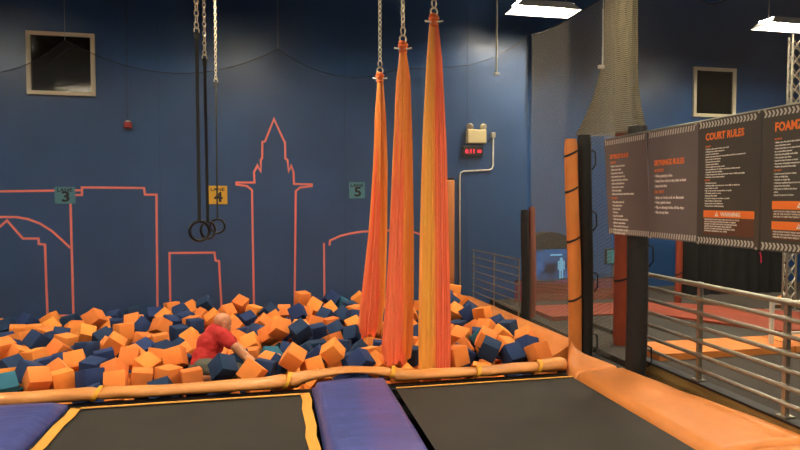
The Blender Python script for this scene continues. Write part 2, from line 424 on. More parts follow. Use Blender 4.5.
# ------------------------------------------------------------------ trampolines and pads
def trampoline(x0, x1, y0, y1, label, web):
    t = thing('trampoline', label, 'trampoline', ((x0+x1)/2, (y0+y1)/2, LOW), 'trampolines')
    n = 24
    rows = [[Vector((x0+(x1-x0)*i/n, y0+(y1-y0)*k/n, -.03*math.sin(PI*i/n)*math.sin(PI*k/n))) for i in range(n+1)] for k in range(n+1)]
    bed = MB().grid(rows).build('bed', 'bed', t, True)
    e = .07
    if web:
        w = MB()
        for (a, b) in (((x0, y0), (x0, y1)), ((x1, y0), (x1, y1)), ((x0, y1), (x1, y1))):
            k = 18
            wd = .075 if a[0] == b[0] else .03
            pts = [Vector((a[0]+(b[0]-a[0])*i/k, a[1]+(b[1]-a[1])*i/k, .006)) for i in range(k+1)]
            if a[0] == b[0]:
                for i in range(k+1): pts[i].x += .008*math.sin(i*2.3)
            else:
                for q_ in pts: q_.y -= .012
            for q_ in pts: q_.z = .012
            w.strip(pts, wd, (0, 0, 1), .004)
        w.build('edge_webbing', 'webbing', t)
    else:
        MB().strip([(x0, y1-.01, .010), (x1, y1-.01, .010)], .022, (0, 0, 1), .004).build('edge_webbing', 'webbing', t)
    # springs and cord net between bed and frame along the pit
    k = int((x1-x0)/.085)
    for i in range(k+1):
        x = x0+(x1-x0)*i/k
        MB().tube([(x, y1, -.006), (x, y1+.125, -.05)], .008, 6).build('spring', 'black_metal', t)
    f = MB()
    f.tube([(x0-.1, y0, -.06), (x0-.1, y1+.13, -.06), (x1+.1 if x1 < 2 else x1, y1+.13, -.06), (x1+.1 if x1 < 2 else x1, y0, -.06)], .025, 8)
    f.build('frame', 'black_metal', t)
    for lx in (x0-.1, (x1+.1 if x1 < 2 else x1)):
        for ly in (y0+.2, y1+.1):
            MB().tube([(lx, ly, LOW), (lx, ly, -.085)], .024, 8).build('leg', 'black_metal', t)
trampoline(-1.50, .235, 1.6, 4.955, 'black trampoline bed with yellow edge webbing, between two blue pads', True)
trampoline(1.00, 2.64, 1.6, 4.955, 'black trampoline bed between the blue pad and long orange pad', False)

def pad(name, label, cat, x0, x1, y0, y1, z0, z1, m, parent=None, group=None, dome=.02, wr=.006, seams=(), r=.035, seed=0):
    """stuffed vinyl pad: domed slab with rounded edges and slight wrinkles"""
    nx, ny = 16, 40
    def top(i, k):
        u, v = i/nx, k/ny
        x, y = x0+(x1-x0)*u, y0+(y1-y0)*v
        e = min(u*(x1-x0), (1-u)*(x1-x0), v*(y1-y0), (1-v)*(y1-y0))
        f = math.sqrt(max(0, 1-(1-min(1, e/r))**2)) if e < r else 1
        z = z0+(z1-z0)*(.35+.65*f)+dome*math.sin(PI*u)*math.sin(PI*v)**.3+wr*noise.noise(Vector((x*4, y*3, seed)))*f
        for s_ in seams:
            z -= .010*math.exp(-((y-s_)/.018)**2)*f
        return Vector((x, y, z))
    T = [[top(i, k) for i in range(nx+1)] for k in range(ny+1)]
    B = [[Vector((v.x, v.y, z0)) for v in row] for row in T]
    mb = MB().grid(T).grid(B)
    ring = [(0, i) for i in range(nx+1)]+[(k, nx) for k in range(1, ny+1)]+[(ny, i) for i in range(nx-1, -1, -1)]+[(k, 0) for k in range(ny-1, 0, -1)]
    W = nx+1; n0 = (ny+1)*W
    for a, b in zip(ring, ring[1:]+ring[:1]):
        mb.f.append((a[0]*W+a[1], b[0]*W+b[1], n0+b[0]*W+b[1], n0+a[0]*W+a[1]))
    o = mb.build(name, m, parent, True, auto=60)
    if parent is None: tag(o, label, cat, group)
    return o
pad('divider_pad', 'blue vinyl pad at the left edge beside the yellow webbing', 'pad', -2.9, -1.60, 1.6, 5.08, -.03, .055, 'vinyl_blue', group='blue pads between trampolines', dome=.015, seed=2)
pad('divider_pad', 'blue vinyl pad between the two black trampoline beds', 'pad', .30, .945, 1.6, 5.115, -.03, .075, 'vinyl_blue', group='blue pads between trampolines', dome=.035, seed=5)

# padded roll along the near lip of the pit, in lengths tied with yellow straps
RY = 5.205
def roll_z(x):   # top of the roll over the lip
    key = [(-3.4, .085), (-2.2, .085), (-1.5, .088), (-.9, .075), (-.2, .085), (.3, .125), (.62, .14), (.95, .115), (1.3, .075), (1.9, .07), (2.3, .085), (2.6, .115), (2.95, .13)]
    for (a, za), (b, zb) in zip(key, key[1:]):
        if x <= b:
            t_ = max(0, (x-a)/(b-a)); t_ = t_*t_*(3-2*t_); return za+(zb-za)*t_
    return key[-1][1]
def roll(x0, x1, label):
    n = max(8, int((x1-x0)/.045)); rows = []
    for i in range(n+1):
        u = i/n; x = x0+(x1-x0)*u
        end = min(1, min(u, 1-u)*(x1-x0)/.03+.8)
        zt = roll_z(x); zb = -.012 if not (.22 < x < 1.02) else (.02+.07*math.sin(PI*(x-.22)/.8))
        zc, h = (zt+zb)/2, (zt-zb)/2
        row = []
        for k in range(20):
            a = 2*PI*k/20
            rr = end*(1+.10*noise.noise(Vector((x*5, math.cos(a)*1.5, math.sin(a)*1.5+3))))
            row.append(Vector((x, RY+.01+math.cos(a)*.085*rr, zc+math.sin(a)*h*rr)))
        rows.append(row+[row[0]])
    mb = MB().grid(rows)
    mb.f += [tuple(range(20)), tuple(n*21+k for k in range(20))]
    o = mb.build('edge_roll', 'vinyl_orange_roll', None, True, auto=70)
    tag(o, label, 'pad', 'orange roll sections along the pit front')
cuts = [-3.6, -1.42, .09, 1.00, 1.80, 2.40, 2.69]
labs = ['orange padded roll on the pit edge at far left, ending by the left yellow strap',
        'orange padded roll on the pit edge in front of the kneeling man',
        'orange padded roll arching over the end of the middle blue pad',
        'orange padded roll on the pit edge below the nearest silk',
        'orange padded roll on the pit edge between right silk and right yellow straps',
        'shortest orange padded roll, at the right corner of the pit edge']
for a, b, l_ in zip(cuts, cuts[1:], labs): roll(a+.002, b-.002, l_)
for x, l_ in zip(cuts[1:-1], ['in front of the left heap of cubes', 'left of the middle blue pad', 'left of the nearest silk', 'right of the nearest silk', 'nearest the tall orange post']):
    zt = roll_z(x); zb = -.012 if not (.22 < x < 1.02) else (.02+.07*math.sin(PI*(x-.22)/.8))
    zc, h = (zt+zb)/2, (zt-zb)/2+.006
    pts = [(x+.03*math.sin(a_)+.0, RY+.01+math.cos(a_)*.093, zc+math.sin(a_)*h*1.08) for a_ in [2*PI*i/24 for i in range(24)]]
    m = MB()
    rows = [[Vector(q_)+Vector((d_, 0, 0)) for q_ in pts+pts[:1]] for d_ in (-.018, .018)]
    tag(m.grid(rows).build('tie_strap', 'tie_yellow', None, True), 'yellow tie strap round the orange roll, '+l_, 'strap', 'yellow straps on the roll')

# the long orange pad on the right: four stitched lengths, the far one curling up against the post
def side_pad(y0, y1, label, curl=False, seed=0):
    nx, ny = 14, 40; T = []
    for k in range(ny+1):
        y = y0+(y1-y0)*k/ny; row = []
        for i in range(nx+1):
            u = i/nx; xo = 3.40-.17*max(0, y-3.3); x = 2.655+(xo-2.655)*u
            e = min(u, 1-u)*.75; f = math.sqrt(max(0, 1-(1-min(1, e/.05))**2))
            ey = min(y-y0, y1-y); fy = min(1, .55+.45*max(0, ey)/.02)
            z = -.03+.075*f*fy+.03*u+.012*math.sin(PI*u)+.012*noise.noise(Vector((x*2.5, y*3.2, seed)))*f
            if curl:
                c = max(0, (y-4.98)/.42); z += .17*c*c*(1-.75*abs(u-.35)/.65)
                x = x+.18*c*c*(1-u)
                x = x-.16*c*c*u
            row.append(Vector((x, y, z)))
        T.append(row)
    B = [[v-Vector((0, 0, .02 if curl else .0))-Vector((0, 0, 0 if curl else v.z+.032)) for v in r_] for r_ in T]
    if curl: B = [[Vector((v.x, v.y, max(-.036, v.z-.05))) for v in r_] for r_ in T]
    mb = MB().grid(T).grid(B); W = nx+1; n0 = (ny+1)*W
    ring = [(0, i) for i in range(nx+1)]+[(k, nx) for k in range(1, ny+1)]+[(ny, i) for i in range(nx-1, -1, -1)]+[(k, 0) for k in range(ny-1, 0, -1)]
    for a, b in zip(ring, ring[1:]+ring[:1]):
        mb.f.append((a[0]*W+a[1], b[0]*W+b[1], n0+b[0]*W+b[1], n0+a[0]*W+a[1]))
    tag(mb.build('side_pad', 'vinyl_orange', None, True, auto=70), label, 'pad', 'long orange pad sections on the right')
side_pad(4.952, 5.40, 'orange vinyl pad end curling up at the foot of the orange post', True, 1)
side_pad(3.16, 4.946, 'longest orange vinyl pad section beside the right trampoline bed', False, 2)
side_pad(1.8, 3.154, 'orange vinyl pad section at the lower right corner below the rail', False, 3)

# sloping pad down the right-hand side of the pit
rows = []
for k in range(61):
    y = 5.70+(9.0-5.70)*k/60
    wv = .012*noise.noise(Vector((0, y*2.2, 4)))
    prof = [(2.74, -.055), (2.78, -.025+wv), (2.88, .02+wv*2), (2.97, .075+wv*2), (3.03, .108+wv), (3.10, .112+wv), (3.16, .10), (3.165, -.055)]
    rows.append([Vector((a-.15*(y-5.7)/3.3, y, b)) for a, b in prof])
for a, b, l_ in ((0, 30, 'orange sloping pad on the right pit edge, near half beside the tall post'), (30, 60, 'orange sloping pad on the right pit edge, far half by the silver railing')):
    rr = [list(r_) for r_ in rows[a:b+1]]
    if a: rr[0] = [v+Vector((0, .004, 0)) for v in rr[0]]
    mb = MB().grid(rr); n = len(rr); w = len(rr[0])
    mb.f += [tuple(range(w)), tuple((n-1)*w+i for i in range(w)), ]
    mb.f += [tuple([k*w for k in range(n)]+[k*w+w-1 for k in reversed(range(n))])]
    tag(mb.build('pit_side_pad', 'vinyl_orange', None, True, auto=50), l_, 'pad', 'sloping pads on the right pit edge')

# ------------------------------------------------------------------ posts
def padded_post(name, label, x, y, z0, z1, r, m, straps=(), lean=(0, 0), wob=.01, cap=None, group=None, ties=0):
    t = thing(name, label, 'post', (x, y, z0), group)
    n = 26; rows = []
    for i in range(n+1):
        u = i/n; z = z0+(z1-z0)*u
        end = .86 if i in (0, n) else 1
        cx, cy = x+lean[0]*u+.012*math.sin(u*5), y+lean[1]*u
        row = []
        for k in range(16):
            a = 2*PI*k/16; rr = r*end*(1+wob*5*noise.noise(Vector((math.cos(a)*2, math.sin(a)*2, z*4+x))))
            row.append(Vector((cx+rr*math.cos(a), cy+rr*math.sin(a), z)))
        rows.append(row+row[:1])
    mb = MB().grid(rows); mb.f += [tuple(range(16)), tuple(n*17+k for k in range(16))]
    mb.build('pad_sleeve', m, t, True, auto=60)
    for s_ in straps:
        u = (s_-z0)/(z1-z0); cx, cy = x+lean[0]*u+.012*math.sin(u*5), y+lean[1]*u
        pts = [(cx+(r*1.06)*math.cos(a), cy+(r*1.06)*math.sin(a), s_+.035*math.cos(a)) for a in [2*PI*i/20 for i in range(21)]]
        MB().grid([[Vector(p_)+Vector((0, 0, d_)) for p_ in pts] for d_ in (-.012, .012)]).build('strap', 'ink', t, True)
    if ties:
        for i in range(ties):
            z = z0+.25+(z1-z0-.45)*i/max(1, ties-1)
            u = (z-z0)/(z1-z0); cx, cy = x+lean[0]*u+.012*math.sin(u*5), y+lean[1]*u
            d = RT
            pts = [Vector((cx, cy, z))+d*(r+.00)+Vector((0, 0, .05)), Vector((cx, cy, z))+d*(r+.045)+Vector((0, 0, .03)), Vector((cx, cy, z))+d*(r+.05)+Vector((0, 0, -.10)), Vector((cx, cy, z))+d*(r+.01)+Vector((0, 0, -.15))]
            MB().tube(pts, .008, 6).build('bungee_tie', 'ink', t, True)
    return t
padded_post('padded_post', 'tall slim bright orange padded post with black straps at the pit corner', 2.985, 5.57, -.06, 2.22, .066, 'vinyl_orange', straps=(.62, 1.22, 1.72, 2.08), lean=(-.06, 0))
padded_post('padded_post', 'tall black padded post right behind the bright orange post', 3.13, 5.62, -.06, 2.27, .070, 'black_pad', ties=4, lean=(-.03, 0))
padded_post('padded_post', 'thick black padded post under the first two rule boards', 3.265, 4.95, -.04, 2.28, .095, 'black_pad', ties=3)
padded_post('padded_post', 'rust orange padded post behind the first rule board', 3.77, 6.0, 0, 2.36, .088, 'vinyl_rust', straps=(.75,))
padded_post('padded_post', 'slim rust orange post beside the black partition', 6.05, 8.1, 0, 2.1, .05, 'vinyl_rust', straps=(.5,))
padded_post('padded_post', 'short black padded post at the end of the silver railing', 3.335, 7.63, -.06, 1.48, .055, 'black_pad')
padded_post('padded_post', 'short rust orange post joined to the short black post', 3.455, 7.66, 0, 1.52, .045, 'vinyl_rust')
# orange pad strapped upright to the blue wall behind the nearest silk
a = atY(449, 180, YB-.06); b = atY(449, 295, YB-.06)
t = thing('wall_pad', 'narrow upright orange pad on the blue wall behind the nearest silk', 'pad', (a.x, YB-.06, b.z))
MB().box((a.x, YB-.055, (a.z+b.z)/2), (.17, .09, a.z-b.z), bev=.02).build('pad_sleeve', 'vinyl_orange', t, True, auto=50)
MB().box((a.x, YB-.05, a.z+.02), (.15, .08, .035), bev=.008).build('end_cap', 'black_metal', t)

# ------------------------------------------------------------------ railings
def railing(x_, ys, z0, z1, n, r, label, extra=(0, 0), foot=True):
    fx = x_ if callable(x_) else (lambda y: x_)
    t = thing('guard_railing', label, 'railing', (fx(ys[0]), (ys[0]+ys[-1])/2, z0))
    for y in ys:
        x = fx(y)
        po = MB().box((x, y, (z0+z1)/2), (r*2.0, r*2.0, z1-z0)).build('post', 'steel', t)
        if foot: MB().box((x, y, z0+.006), (.085, .085, .012)).build('foot_plate', 'steel', po)
        for i in range(n):
            z = z1-.01-(z1-max(z0, .09)-.11)*i/(n-1)
            MB().box((x-.008, y, z), (r*2.4, r*3.4, r*2.4), bev=.004).build('clamp', 'steel', po)
    for i in range(n):
        z = z1-.01-(z1-max(z0, .09)-.11)*i/(n-1)
        rr = r*(1.0 if i else 1.25)
        MB().tube([(fx(ys[0]-extra[0])-.022, ys[0]-extra[0], z), (fx(ys[-1]+extra[1])-.022, ys[-1]+extra[1], z)], rr, 10).build('rail', 'steel', t, True, auto=60)
railing(3.47, (2.62, 3.49, 4.36), .096, .915, 7, .017, 'grey steel railing on the timber kerb at right, seven bars', (.16, .78))
railing(lambda y: 3.188-.15*(y-5.7)/3.3+.08*(7.5-y)/1.5*0, (7.32, 8.12, 8.92), -.06, .85, 7, .008, 'thin silver railing at the back right of the pit by the blue wall', foot=False)
railing_back = bpy.data.objects['guard_railing.001']

# ------------------------------------------------------------------ nets
def net(name, label, cols, m, group='safety nets', rope=.007, wav=0, zbot=None, thick=True):
    """cols: list of (top point, bottom point)"""
    rows = []
    for u in [i/14 for i in range(15)]:
        rows.append([t_.lerp(b_, u)+Vector((wav*math.sin(i_*1.7+u*3), wav*math.cos(i_*1.1+u*2), 0)) for i_, (t_, b_) in enumerate(cols)])
    t = thing(name, label, 'net', cols[len(cols)//2][1], group)
    MB().grid(rows).build('mesh_panel', m, t, True)
    if rope: MB().tube(rows[0], rope, 6).build('edge_rope', 'ink', t, True)
    return t
def sag(keys, per=10):
    """keys: points; between two peaks the rope hangs in a curve; key tuple (Vector, sag)"""
    out = []
    for (a, s_), (b, _) in zip(keys, keys[1:]):
        for i in range(per):
            u = i/per; p_ = a.lerp(b, u); p_.z -= s_*4*u*(1-u); out.append(p_)
    out.append(keys[-1][0]); return out
NY = 9.03
P_ = lambda x, y: atY(x, y, NY)
keys = [(P_(-70, 60), .30), (P_(65, 40), .40), (P_(278, 49), .26), (P_(400, 68), .02), (P_(470, 65), .06), (P_(528, 36), 0)]
top = sag(keys, 14)
tn = net('hanging_net', 'fine net hanging across the blue wall behind the pit, scalloped top', [(p_, Vector((p_.x, NY, .02))) for p_ in top], 'net_back', rope=.005)
for x, y in ((65, 40), (278, 49)):
    q = P_(x, y); MB().tube([q, (q.x, q.y, CEIL)], .0025, 5).build('support_wire', 'steel', tn)
# net along the right side of the pit
A = Vector((3.225, 7.22, atX(529, 37, 3.225).z)); B = Vector((3.225, 5.76, atX(592, 4, 3.225).z))
top = sag([(A, .04), (B, .0), (Vector((3.31, 5.44, B.z+.02)), 0)], 20)
net('hanging_net', 'net stretched along the right side of the pit behind the orange post', [(p_, Vector((p_.x, p_.y, .02))) for p_ in top], 'net_side', rope=.006)
# net above the rule boards
top = sag([(Vector((3.42, 5.3, 3.75)), .05), (Vector((3.42, 4.72, 3.62)), .32), (Vector((3.42, 3.72, 3.35)), .10), (Vector((3.42, 1.9, 3.9)), 0)], 14)
top = [Vector((3.42, p_.y, p_.z)) for p_ in top]
net('hanging_net', 'dark net rising above the rule boards at right', [(p_, Vector((3.42, p_.y, 2.26))) for p_ in top], 'net_near', rope=.006)
# the gathered net column
rows = []
for i in range(31):
    u = i/30; py = -40+(135+40)*u
    lx = 607-4*u-(26*max(0, (u-.5)/.5)**1.8)
    rx = 637-1*u+(9*max(0, (u-.62)/.38)**2)
    a = at(lx, py, 6.85); b = at(rx, py, 6.55); c = (a+b)/2; h = (b-a)/2
    nrm = Vector((-h.y, h.x, 0))
    row = []
    for k in range(40):
        th = 2*PI*k/40; f = 1+.10*math.sin(k*2.1+u*2)+.05*math.sin(k*5.3)
        row.append(c+h*math.cos(th)*f+nrm*math.sin(th)*.5*f)
    rows.append(row+row[:1])
t = thing('hanging_net', 'net gathered into a thick column hanging from the ceiling above the first rule board', 'net', rows[-1][0], 'safety nets')
MB().grid(rows).build('mesh_panel', 'net_gather', t, True)

# ------------------------------------------------------------------ chains, rings, silks
def chain_mesh(x, y, z0, z1, s=1.0):
    m = MB(); p = .046*s; i = 0; z = z0+p*.5
    while z < z1:
        R = Euler((PI/2, 0, 0)).to_matrix() if i % 2 == 0 else Euler((PI/2, 0, PI/2)).to_matrix()
        m.torus((x, y, z), .0165*s, .0052*s, 10, 5, Matrix.Rotation(.6, 3, 'Z') @ R, (1, 1.75, 1))
        z += p; i += 1
    return m
def chain(x, y, z0, label, group, s=1.0):
    return tag(chain_mesh(x, y, z0, CEIL-.01, s).build('hanging_chain', 'chain_steel', None, True, base=(x, y, z0)), label, 'chain', group)
RINGS = [(196.5, 28, 231, 199.5, 5.15, 'nearest', .4), (204.5, 55, 230, 208, 5.9, 'middle', .75), (215.8, 79, 226, 217.5, 7.2, 'farthest', .05)]
for cx, cy, ry, rx, d, wh, tw in RINGS:
    a = at(cx, cy, d); b = at(rx, ry, d)
    s = {'nearest': 1.1, 'middle': 1.0, 'farthest': .9}[wh]
    chain(a.x, a.y, a.z, {'nearest': 'steel chain holding the leftmost of three ring straps', 'middle': 'steel chain holding the middle one of three ring straps', 'farthest': 'steel chain holding the ring strap that passes the LANE 4 sign'}[wh], 'ring chains', s)
    t = thing('hanging_ring', {'nearest': 'black gymnastic ring, largest of three, on the leftmost grey strap', 'middle': 'black gymnastic ring overlapping behind the leftmost ring', 'farthest': 'black gymnastic ring hanging just below the LANE 4 sign'}[wh], 'gymnastic ring', b, 'gymnastic rings')
    R = Matrix.Rotation(tw, 3, 'Z') @ Euler((PI/2, 0, 0)).to_matrix()
    MB().torus(b, .083, .013, 32, 10, R).build('ring', 'black_ring', t, True)
    top_ = b+Vector((0, 0, .083))
    w = .018 if wh == 'farthest' else .027
    for o_ in (-.007, .007):
        n_ = Vector((0, o_, 0))
        MB().strip([a+n_+Vector((0, 0, -.03)), top_+n_], w, (0, -1, 0), .003).build('strap', 'strap', t)
    MB().box(a+Vector((0, -.005, -.07)), (.04, .022, .07), bev=.004).build('buckle', 'black_metal', t)
    MB().torus(a+Vector((0, 0, -.022)), .022, .006, 14, 6, Euler((PI/2, 0, .4)).to_matrix(), (1, 1.3, 1)).build('shackle', 'chain_steel', t, True)

def silk_tail(path, m, t, seed, k=7, amp=.3, ragged=.03):
    """path: [(centre, rx, ry)] from top to bottom"""
    N = 120; n = 46; rows = []
    def lerp(u):
        s_ = u*(len(path)-1); i = min(int(s_), len(path)-2); f = s_-i; f = f*f*(3-2*f)*.35+f*.65
        return path[i][0].lerp(path[i+1][0], f), path[i][1]+(path[i+1][1]-path[i][1])*f, path[i][2]+(path[i+1][2]-path[i][2])*f
    for i in range(n+1):
        u = i/n; c, rx, ry = lerp(u); row = []
        for j in range(N):
            a = 2*PI*j/N
            pl = .75*math.sin(k*a+seed+u*2.0*math.sin(seed))+.7*math.sin((2*k+3)*a+seed*2.3+u*2.2)+.42*math.sin(29*a+seed+u)
            f = 1+amp*.5*pl*(.35+.65*min(1, u*3))
            z = -(ragged*(math.sin(3*a+seed)+.6*math.sin(7*a+seed*3))) if i == n else (-(ragged*.5*math.sin(3*a+seed)) if i == n-1 else 0)
            row.append(c+RT*(rx*f*math.cos(a))+Vector((FW.x, FW.y, 0)).normalized()*(ry*f*math.sin(a))+Vector((0, 0, z)))
        rows.append(row+row[:1])
    mb = MB().grid(rows); mb.f += [tuple(range(N)), tuple(n*(N+1)+j for j in range(N))]
    return mb.build('fabric_tail', m, t, True, auto=75)
def silk(d, knot, tails, label, clabel, s=1.0):
    kx, ky = knot
    K = at(kx, ky, d)
    t = thing('aerial_silk', label, 'aerial silk', at(kx, 360, d), 'aerial silks')
    ch = K+Vector((0, 0, .20))
    chain(ch.x, ch.y, ch.z, clabel, 'silk chains', 1.15)
    MB().torus(K+Vector((0, 0, .165)), .024, .0075, 16, 6, Euler((PI/2, 0, .3)).to_matrix(), (1, 1.7, 1)).build('carabiner', 'chain_steel', t, True)
    MB().torus(K+Vector((0, 0, .085)), .034, .009, 18, 8, Euler((PI/2, 0, .15)).to_matrix(), (1.0, 1.1, 1)).build('figure_eight', 'chain_steel', t, True)
    MB().tube([K+RT*-.085+Vector((0, 0, .0)), K+Vector((0, -.03, -.02)), K+RT*.085], .009, 8).build('crossbar', 'white_paint', t, True)
    kb = MB()
    for i in range(5):
        kb.torus(K+Vector((0, 0, .045-.02*i)), .03+.006*math.sin(i*1.4), .017, 20, 8, Euler((.35*math.sin(i*2), .3*math.cos(i*2), 0)).to_matrix())
    kb.ball(K+Vector((0, 0, .0)), .035, 14, (1, 1, 1.5))
    kb.build('knot', 'knot', t, True)
    for m, seed, k, amp, pts in tails:
        path = [(at((l+r)/2, y, d-(.05 if m == 'silk_red' and d > 5.8 else 0)*max(0, min(1, (y-120)/150))), (r-l)/2/600*d, dep) for l, r, y, dep in pts]
        silk_tail(path, m, t, seed, k, amp)
D1, D2, D3 = 7.1, 5.9, 5.70
silk(D1, (380, 78), [
    ('silk', .7, 7, .30, [(377.6, 383, 79, .03), (375.3, 385, 112, .045), (374, 386.3, 165, .065), (369, 385.3, 240, .085), (363, 383.5, 300, .10), (360, 380.5, 324, .10), (362, 378, 333, .07)]),
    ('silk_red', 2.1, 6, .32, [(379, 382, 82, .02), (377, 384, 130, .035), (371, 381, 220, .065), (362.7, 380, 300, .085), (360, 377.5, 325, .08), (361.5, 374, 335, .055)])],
    'orange aerial silk, shortest and farthest of three, beside the LANE 5 sign', 'steel chain above the farthest orange silk')
silk(D2, (403, 48), [
    ('silk', 4.2, 7, .28, [(400.3, 406, 49, .025), (397, 410, 80, .04), (394.5, 411.5, 150, .06), (391, 412, 240, .08), (387, 411.5, 310, .09), (384, 410.5, 345, .085), (385, 408.5, 360, .06)]),
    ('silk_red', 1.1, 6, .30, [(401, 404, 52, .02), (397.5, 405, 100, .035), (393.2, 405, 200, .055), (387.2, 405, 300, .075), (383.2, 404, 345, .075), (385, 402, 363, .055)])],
    'orange aerial silk, middle one of three', 'steel chain above the middle orange silk')
silk(D3, (434, 21), [
    ('silk_amber', 3.3, 6, .26, [(429.5, 434.2, 24, .02), (427, 434.5, 60, .035), (423.5, 436, 140, .055), (421, 438, 240, .07), (419.5, 438.5, 330, .075), (419.5, 437.5, 371, .07)]),
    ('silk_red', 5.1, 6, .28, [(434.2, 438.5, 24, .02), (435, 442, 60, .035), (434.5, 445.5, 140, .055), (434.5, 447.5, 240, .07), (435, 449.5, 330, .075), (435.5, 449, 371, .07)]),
    ('silk', .4, 5, .28, [(432, 436, 26, .015), (431.5, 437.5, 70, .02), (431, 440.5, 150, .04), (431, 442, 250, .05), (431.5, 442, 330, .055), (432, 441.5, 368, .05)])],
    'orange aerial silk, longest and nearest of three, reaching down to the edge roll', 'steel chain above the nearest orange silk')

# ------------------------------------------------------------------ rule boards
def board(y0, y1, label, title, always, donot, m, title_size, body_size, tilt=0, zt=2.22, zb=1.265, arrows=False, warn=0, top_pad=.16, right_cut=None, gap=None, sq=.8):
    K = .933; y0, y1, zt, zb = y0*K, y1*K, EYE+(zt-EYE)*K, EYE+(zb-EYE)*K; title_size *= K; body_size *= K; top_pad *= K; tilt *= K
    X = 3.08; H = zt-zb; W = y0-y1
    v = Vector((tilt, 0, H)).normalized()
    M4 = frame((0, -1, 0), v, (X-tilt, y0, zb))
    t = thing('rule_sign', label, 'sign', group='rule boards', mtx=M4)
    R3 = M4.to_3x3()
    MB().box(M4 @ Vector((W/2, H/2, -.004)), (W, H, .008), R3).build('panel', m, t)
    # hazard borders at top and bottom
    bh = .042; step = .030
    for yb in (.010, H-.010-bh):
        ch = MB()
        n = int((W-.02)/step)
        for i in range(n):
            x = .012+i*step; w = .014
            if arrows:
                q = [[(x, yb), (x+w, yb), (x+w+.012, yb+bh/2), (x+.012, yb+bh/2)], [(x+.012, yb+bh/2), (x+w+.012, yb+bh/2), (x+w, yb+bh), (x, yb+bh)]]
            else:
                q = [[(x, yb), (x+w, yb), (x+w+.010, yb+bh), (x+.010, yb+bh)]]
            for poly in q: ch.prism([M4 @ Vector((a, b, .0)) for a, b in poly], R3.col[2], .0012)
        ch.build('hazard_border', 'sign_chevron', t)
    # eyelets
    e = MB()
    for x in (.02, W-.02):
        for y in (.006+.0, H-.006): e.torus(M4 @ Vector((x, y, .002)), .007, .002, 10, 5, R3)
    e.build('eyelets', 'chain_steel', t)
    lx = W*.13
    y = H-top_pad-title_size*.7
    lettering('title_lettering', title, title_size, 'sign_orange', t, lx, y, .001, bold=title_size*.035, sx=sq)
    y -= title_size*.62
    if warn: body_size = (y-(.335 if warn > 1 else .262))/1.28/(len(always)+len(donot)+2.6)
    lead = body_size*1.28
    for head, lines in (('ALWAYS', always), ('DO NOT', donot)):
        lettering('heading_lettering', head, body_size*1.15, 'sign_orange', t, lx, y-body_size*.5, .001, bold=body_size*.02, sx=.85)
        y -= lead*1.08
        lettering('rules_lettering', '\n'.join('\u2022 '+s_ if s_[0] != ' ' else s_ for s_ in lines), body_size, 'sign_white', t, lx, y-body_size*.5, .001, sx=1.2 if warn == 1 else .95 if warn else .8, leading=1.28, bold=body_size*.03)
        y -= lead*(len(lines)+.25)
    for i in range(warn):
        yy = .075+(.115+.012)*i if warn > 1 else .075
        hh = .115 if warn > 1 else .175
        b0 = yy; bar = .052
        x0, x1 = W*.12, W*.93
        MB().prism([M4 @ Vector((a, b, 0)) for a, b in ((x0, b0), (x1, b0), (x1, b0+hh-bar), (x0, b0+hh-bar))], R3.col[2], .001).build('warning_text_panel', 'sign_brown', t)
        MB().prism([M4 @ Vector((a, b, 0)) for a, b in ((x0, b0+hh-bar), (x1, b0+hh-bar), (x1, b0+hh), (x0, b0+hh))], R3.col[2], .0012).build('warning_bar', 'sign_orange', t)
        cx = (x0+x1)/2
        lettering('warning_lettering', 'WARNING', .040, 'sign_white', t, cx+.025, b0+hh-bar+.012, .0015, 'CENTER', bold=.0012, sx=.95)
        tx = cx-.105; ty = b0+hh-bar+.010
        MB().prism([M4 @ Vector((a, b, 0)) for a, b in ((tx-.019, ty), (tx+.019, ty), (tx, ty+.033))], R3.col[2], .002).build('warning_triangle', 'sign_white', t)
        MB().prism([M4 @ Vector((a, b, .002)) for a, b in ((tx-.003, ty+.009), (tx+.003, ty+.009), (tx+.003, ty+.021), (tx-.003, ty+.021))], R3.col[2], .0006).build('exclamation_mark', 'sign_orange', t)
        nl = int((hh-bar-.012)/.0165)
        s_ = ['PARTICIPANTS MUST READ AND FOLLOW ALL RULES', 'USE OF THIS FACILITY INVOLVES RISK OF INJURY', 'FAILURE TO OBEY MAY RESULT IN SERIOUS HARM', 'KNOW YOUR OWN LIMITS AND ABILITIES', 'DO NOT ATTEMPT BEYOND YOUR SKILL LEVEL', 'SUPERVISE CHILDREN AT ALL TIMES', 'STAFF DECISIONS ARE FINAL'][:nl]
        lettering('warning_lettering', '\n'.join(s_), .0142, 'sign_white', t, x0+.012, b0+hh-bar-.018, .0015, sx=.98, leading=1.16, bold=.0002)
    return t
board(5.60, 4.90, 'grey rule board headed SKYSILKS RULES, leftmost of four', 'SKYSILKS RULES',
      ['Wait for the court monitor', 'Climb one at a time', 'Keep hands on the silks', 'Be in control of your body', 'Stay above the foam at all times', 'Hold on with both hands', 'Land on feet or bottom', 'Exit the pit quickly', 'Make sure the area is clear before starting'],
      ['Wrap silks round neck', 'Hang upside down', 'Swing the silks', 'Tie knots', 'Jump from the silks', 'Climb above the marked line', ' without a court monitor', 'Bury yourself in the foam pit', 'Push or pull others on silks', 'Throw foam or cubes'],
      'sign_taupe', .057, .027, tilt=-.065, top_pad=.155)
board(4.865, 4.215, 'grey rule board headed SKYRINGS RULES, with two short lists', 'SKYRINGS RULES',
      ['Wait patiently in line', 'Swing from ring to ring, then to land', 'Jump feet first'], ['Jump on, hook, rock on dismount', 'Hang upside down', 'Flip or attempt tricks off the rings', 'Run at any time'],
      'sign_taupe', .066, .034, tilt=-.03, top_pad=.26)
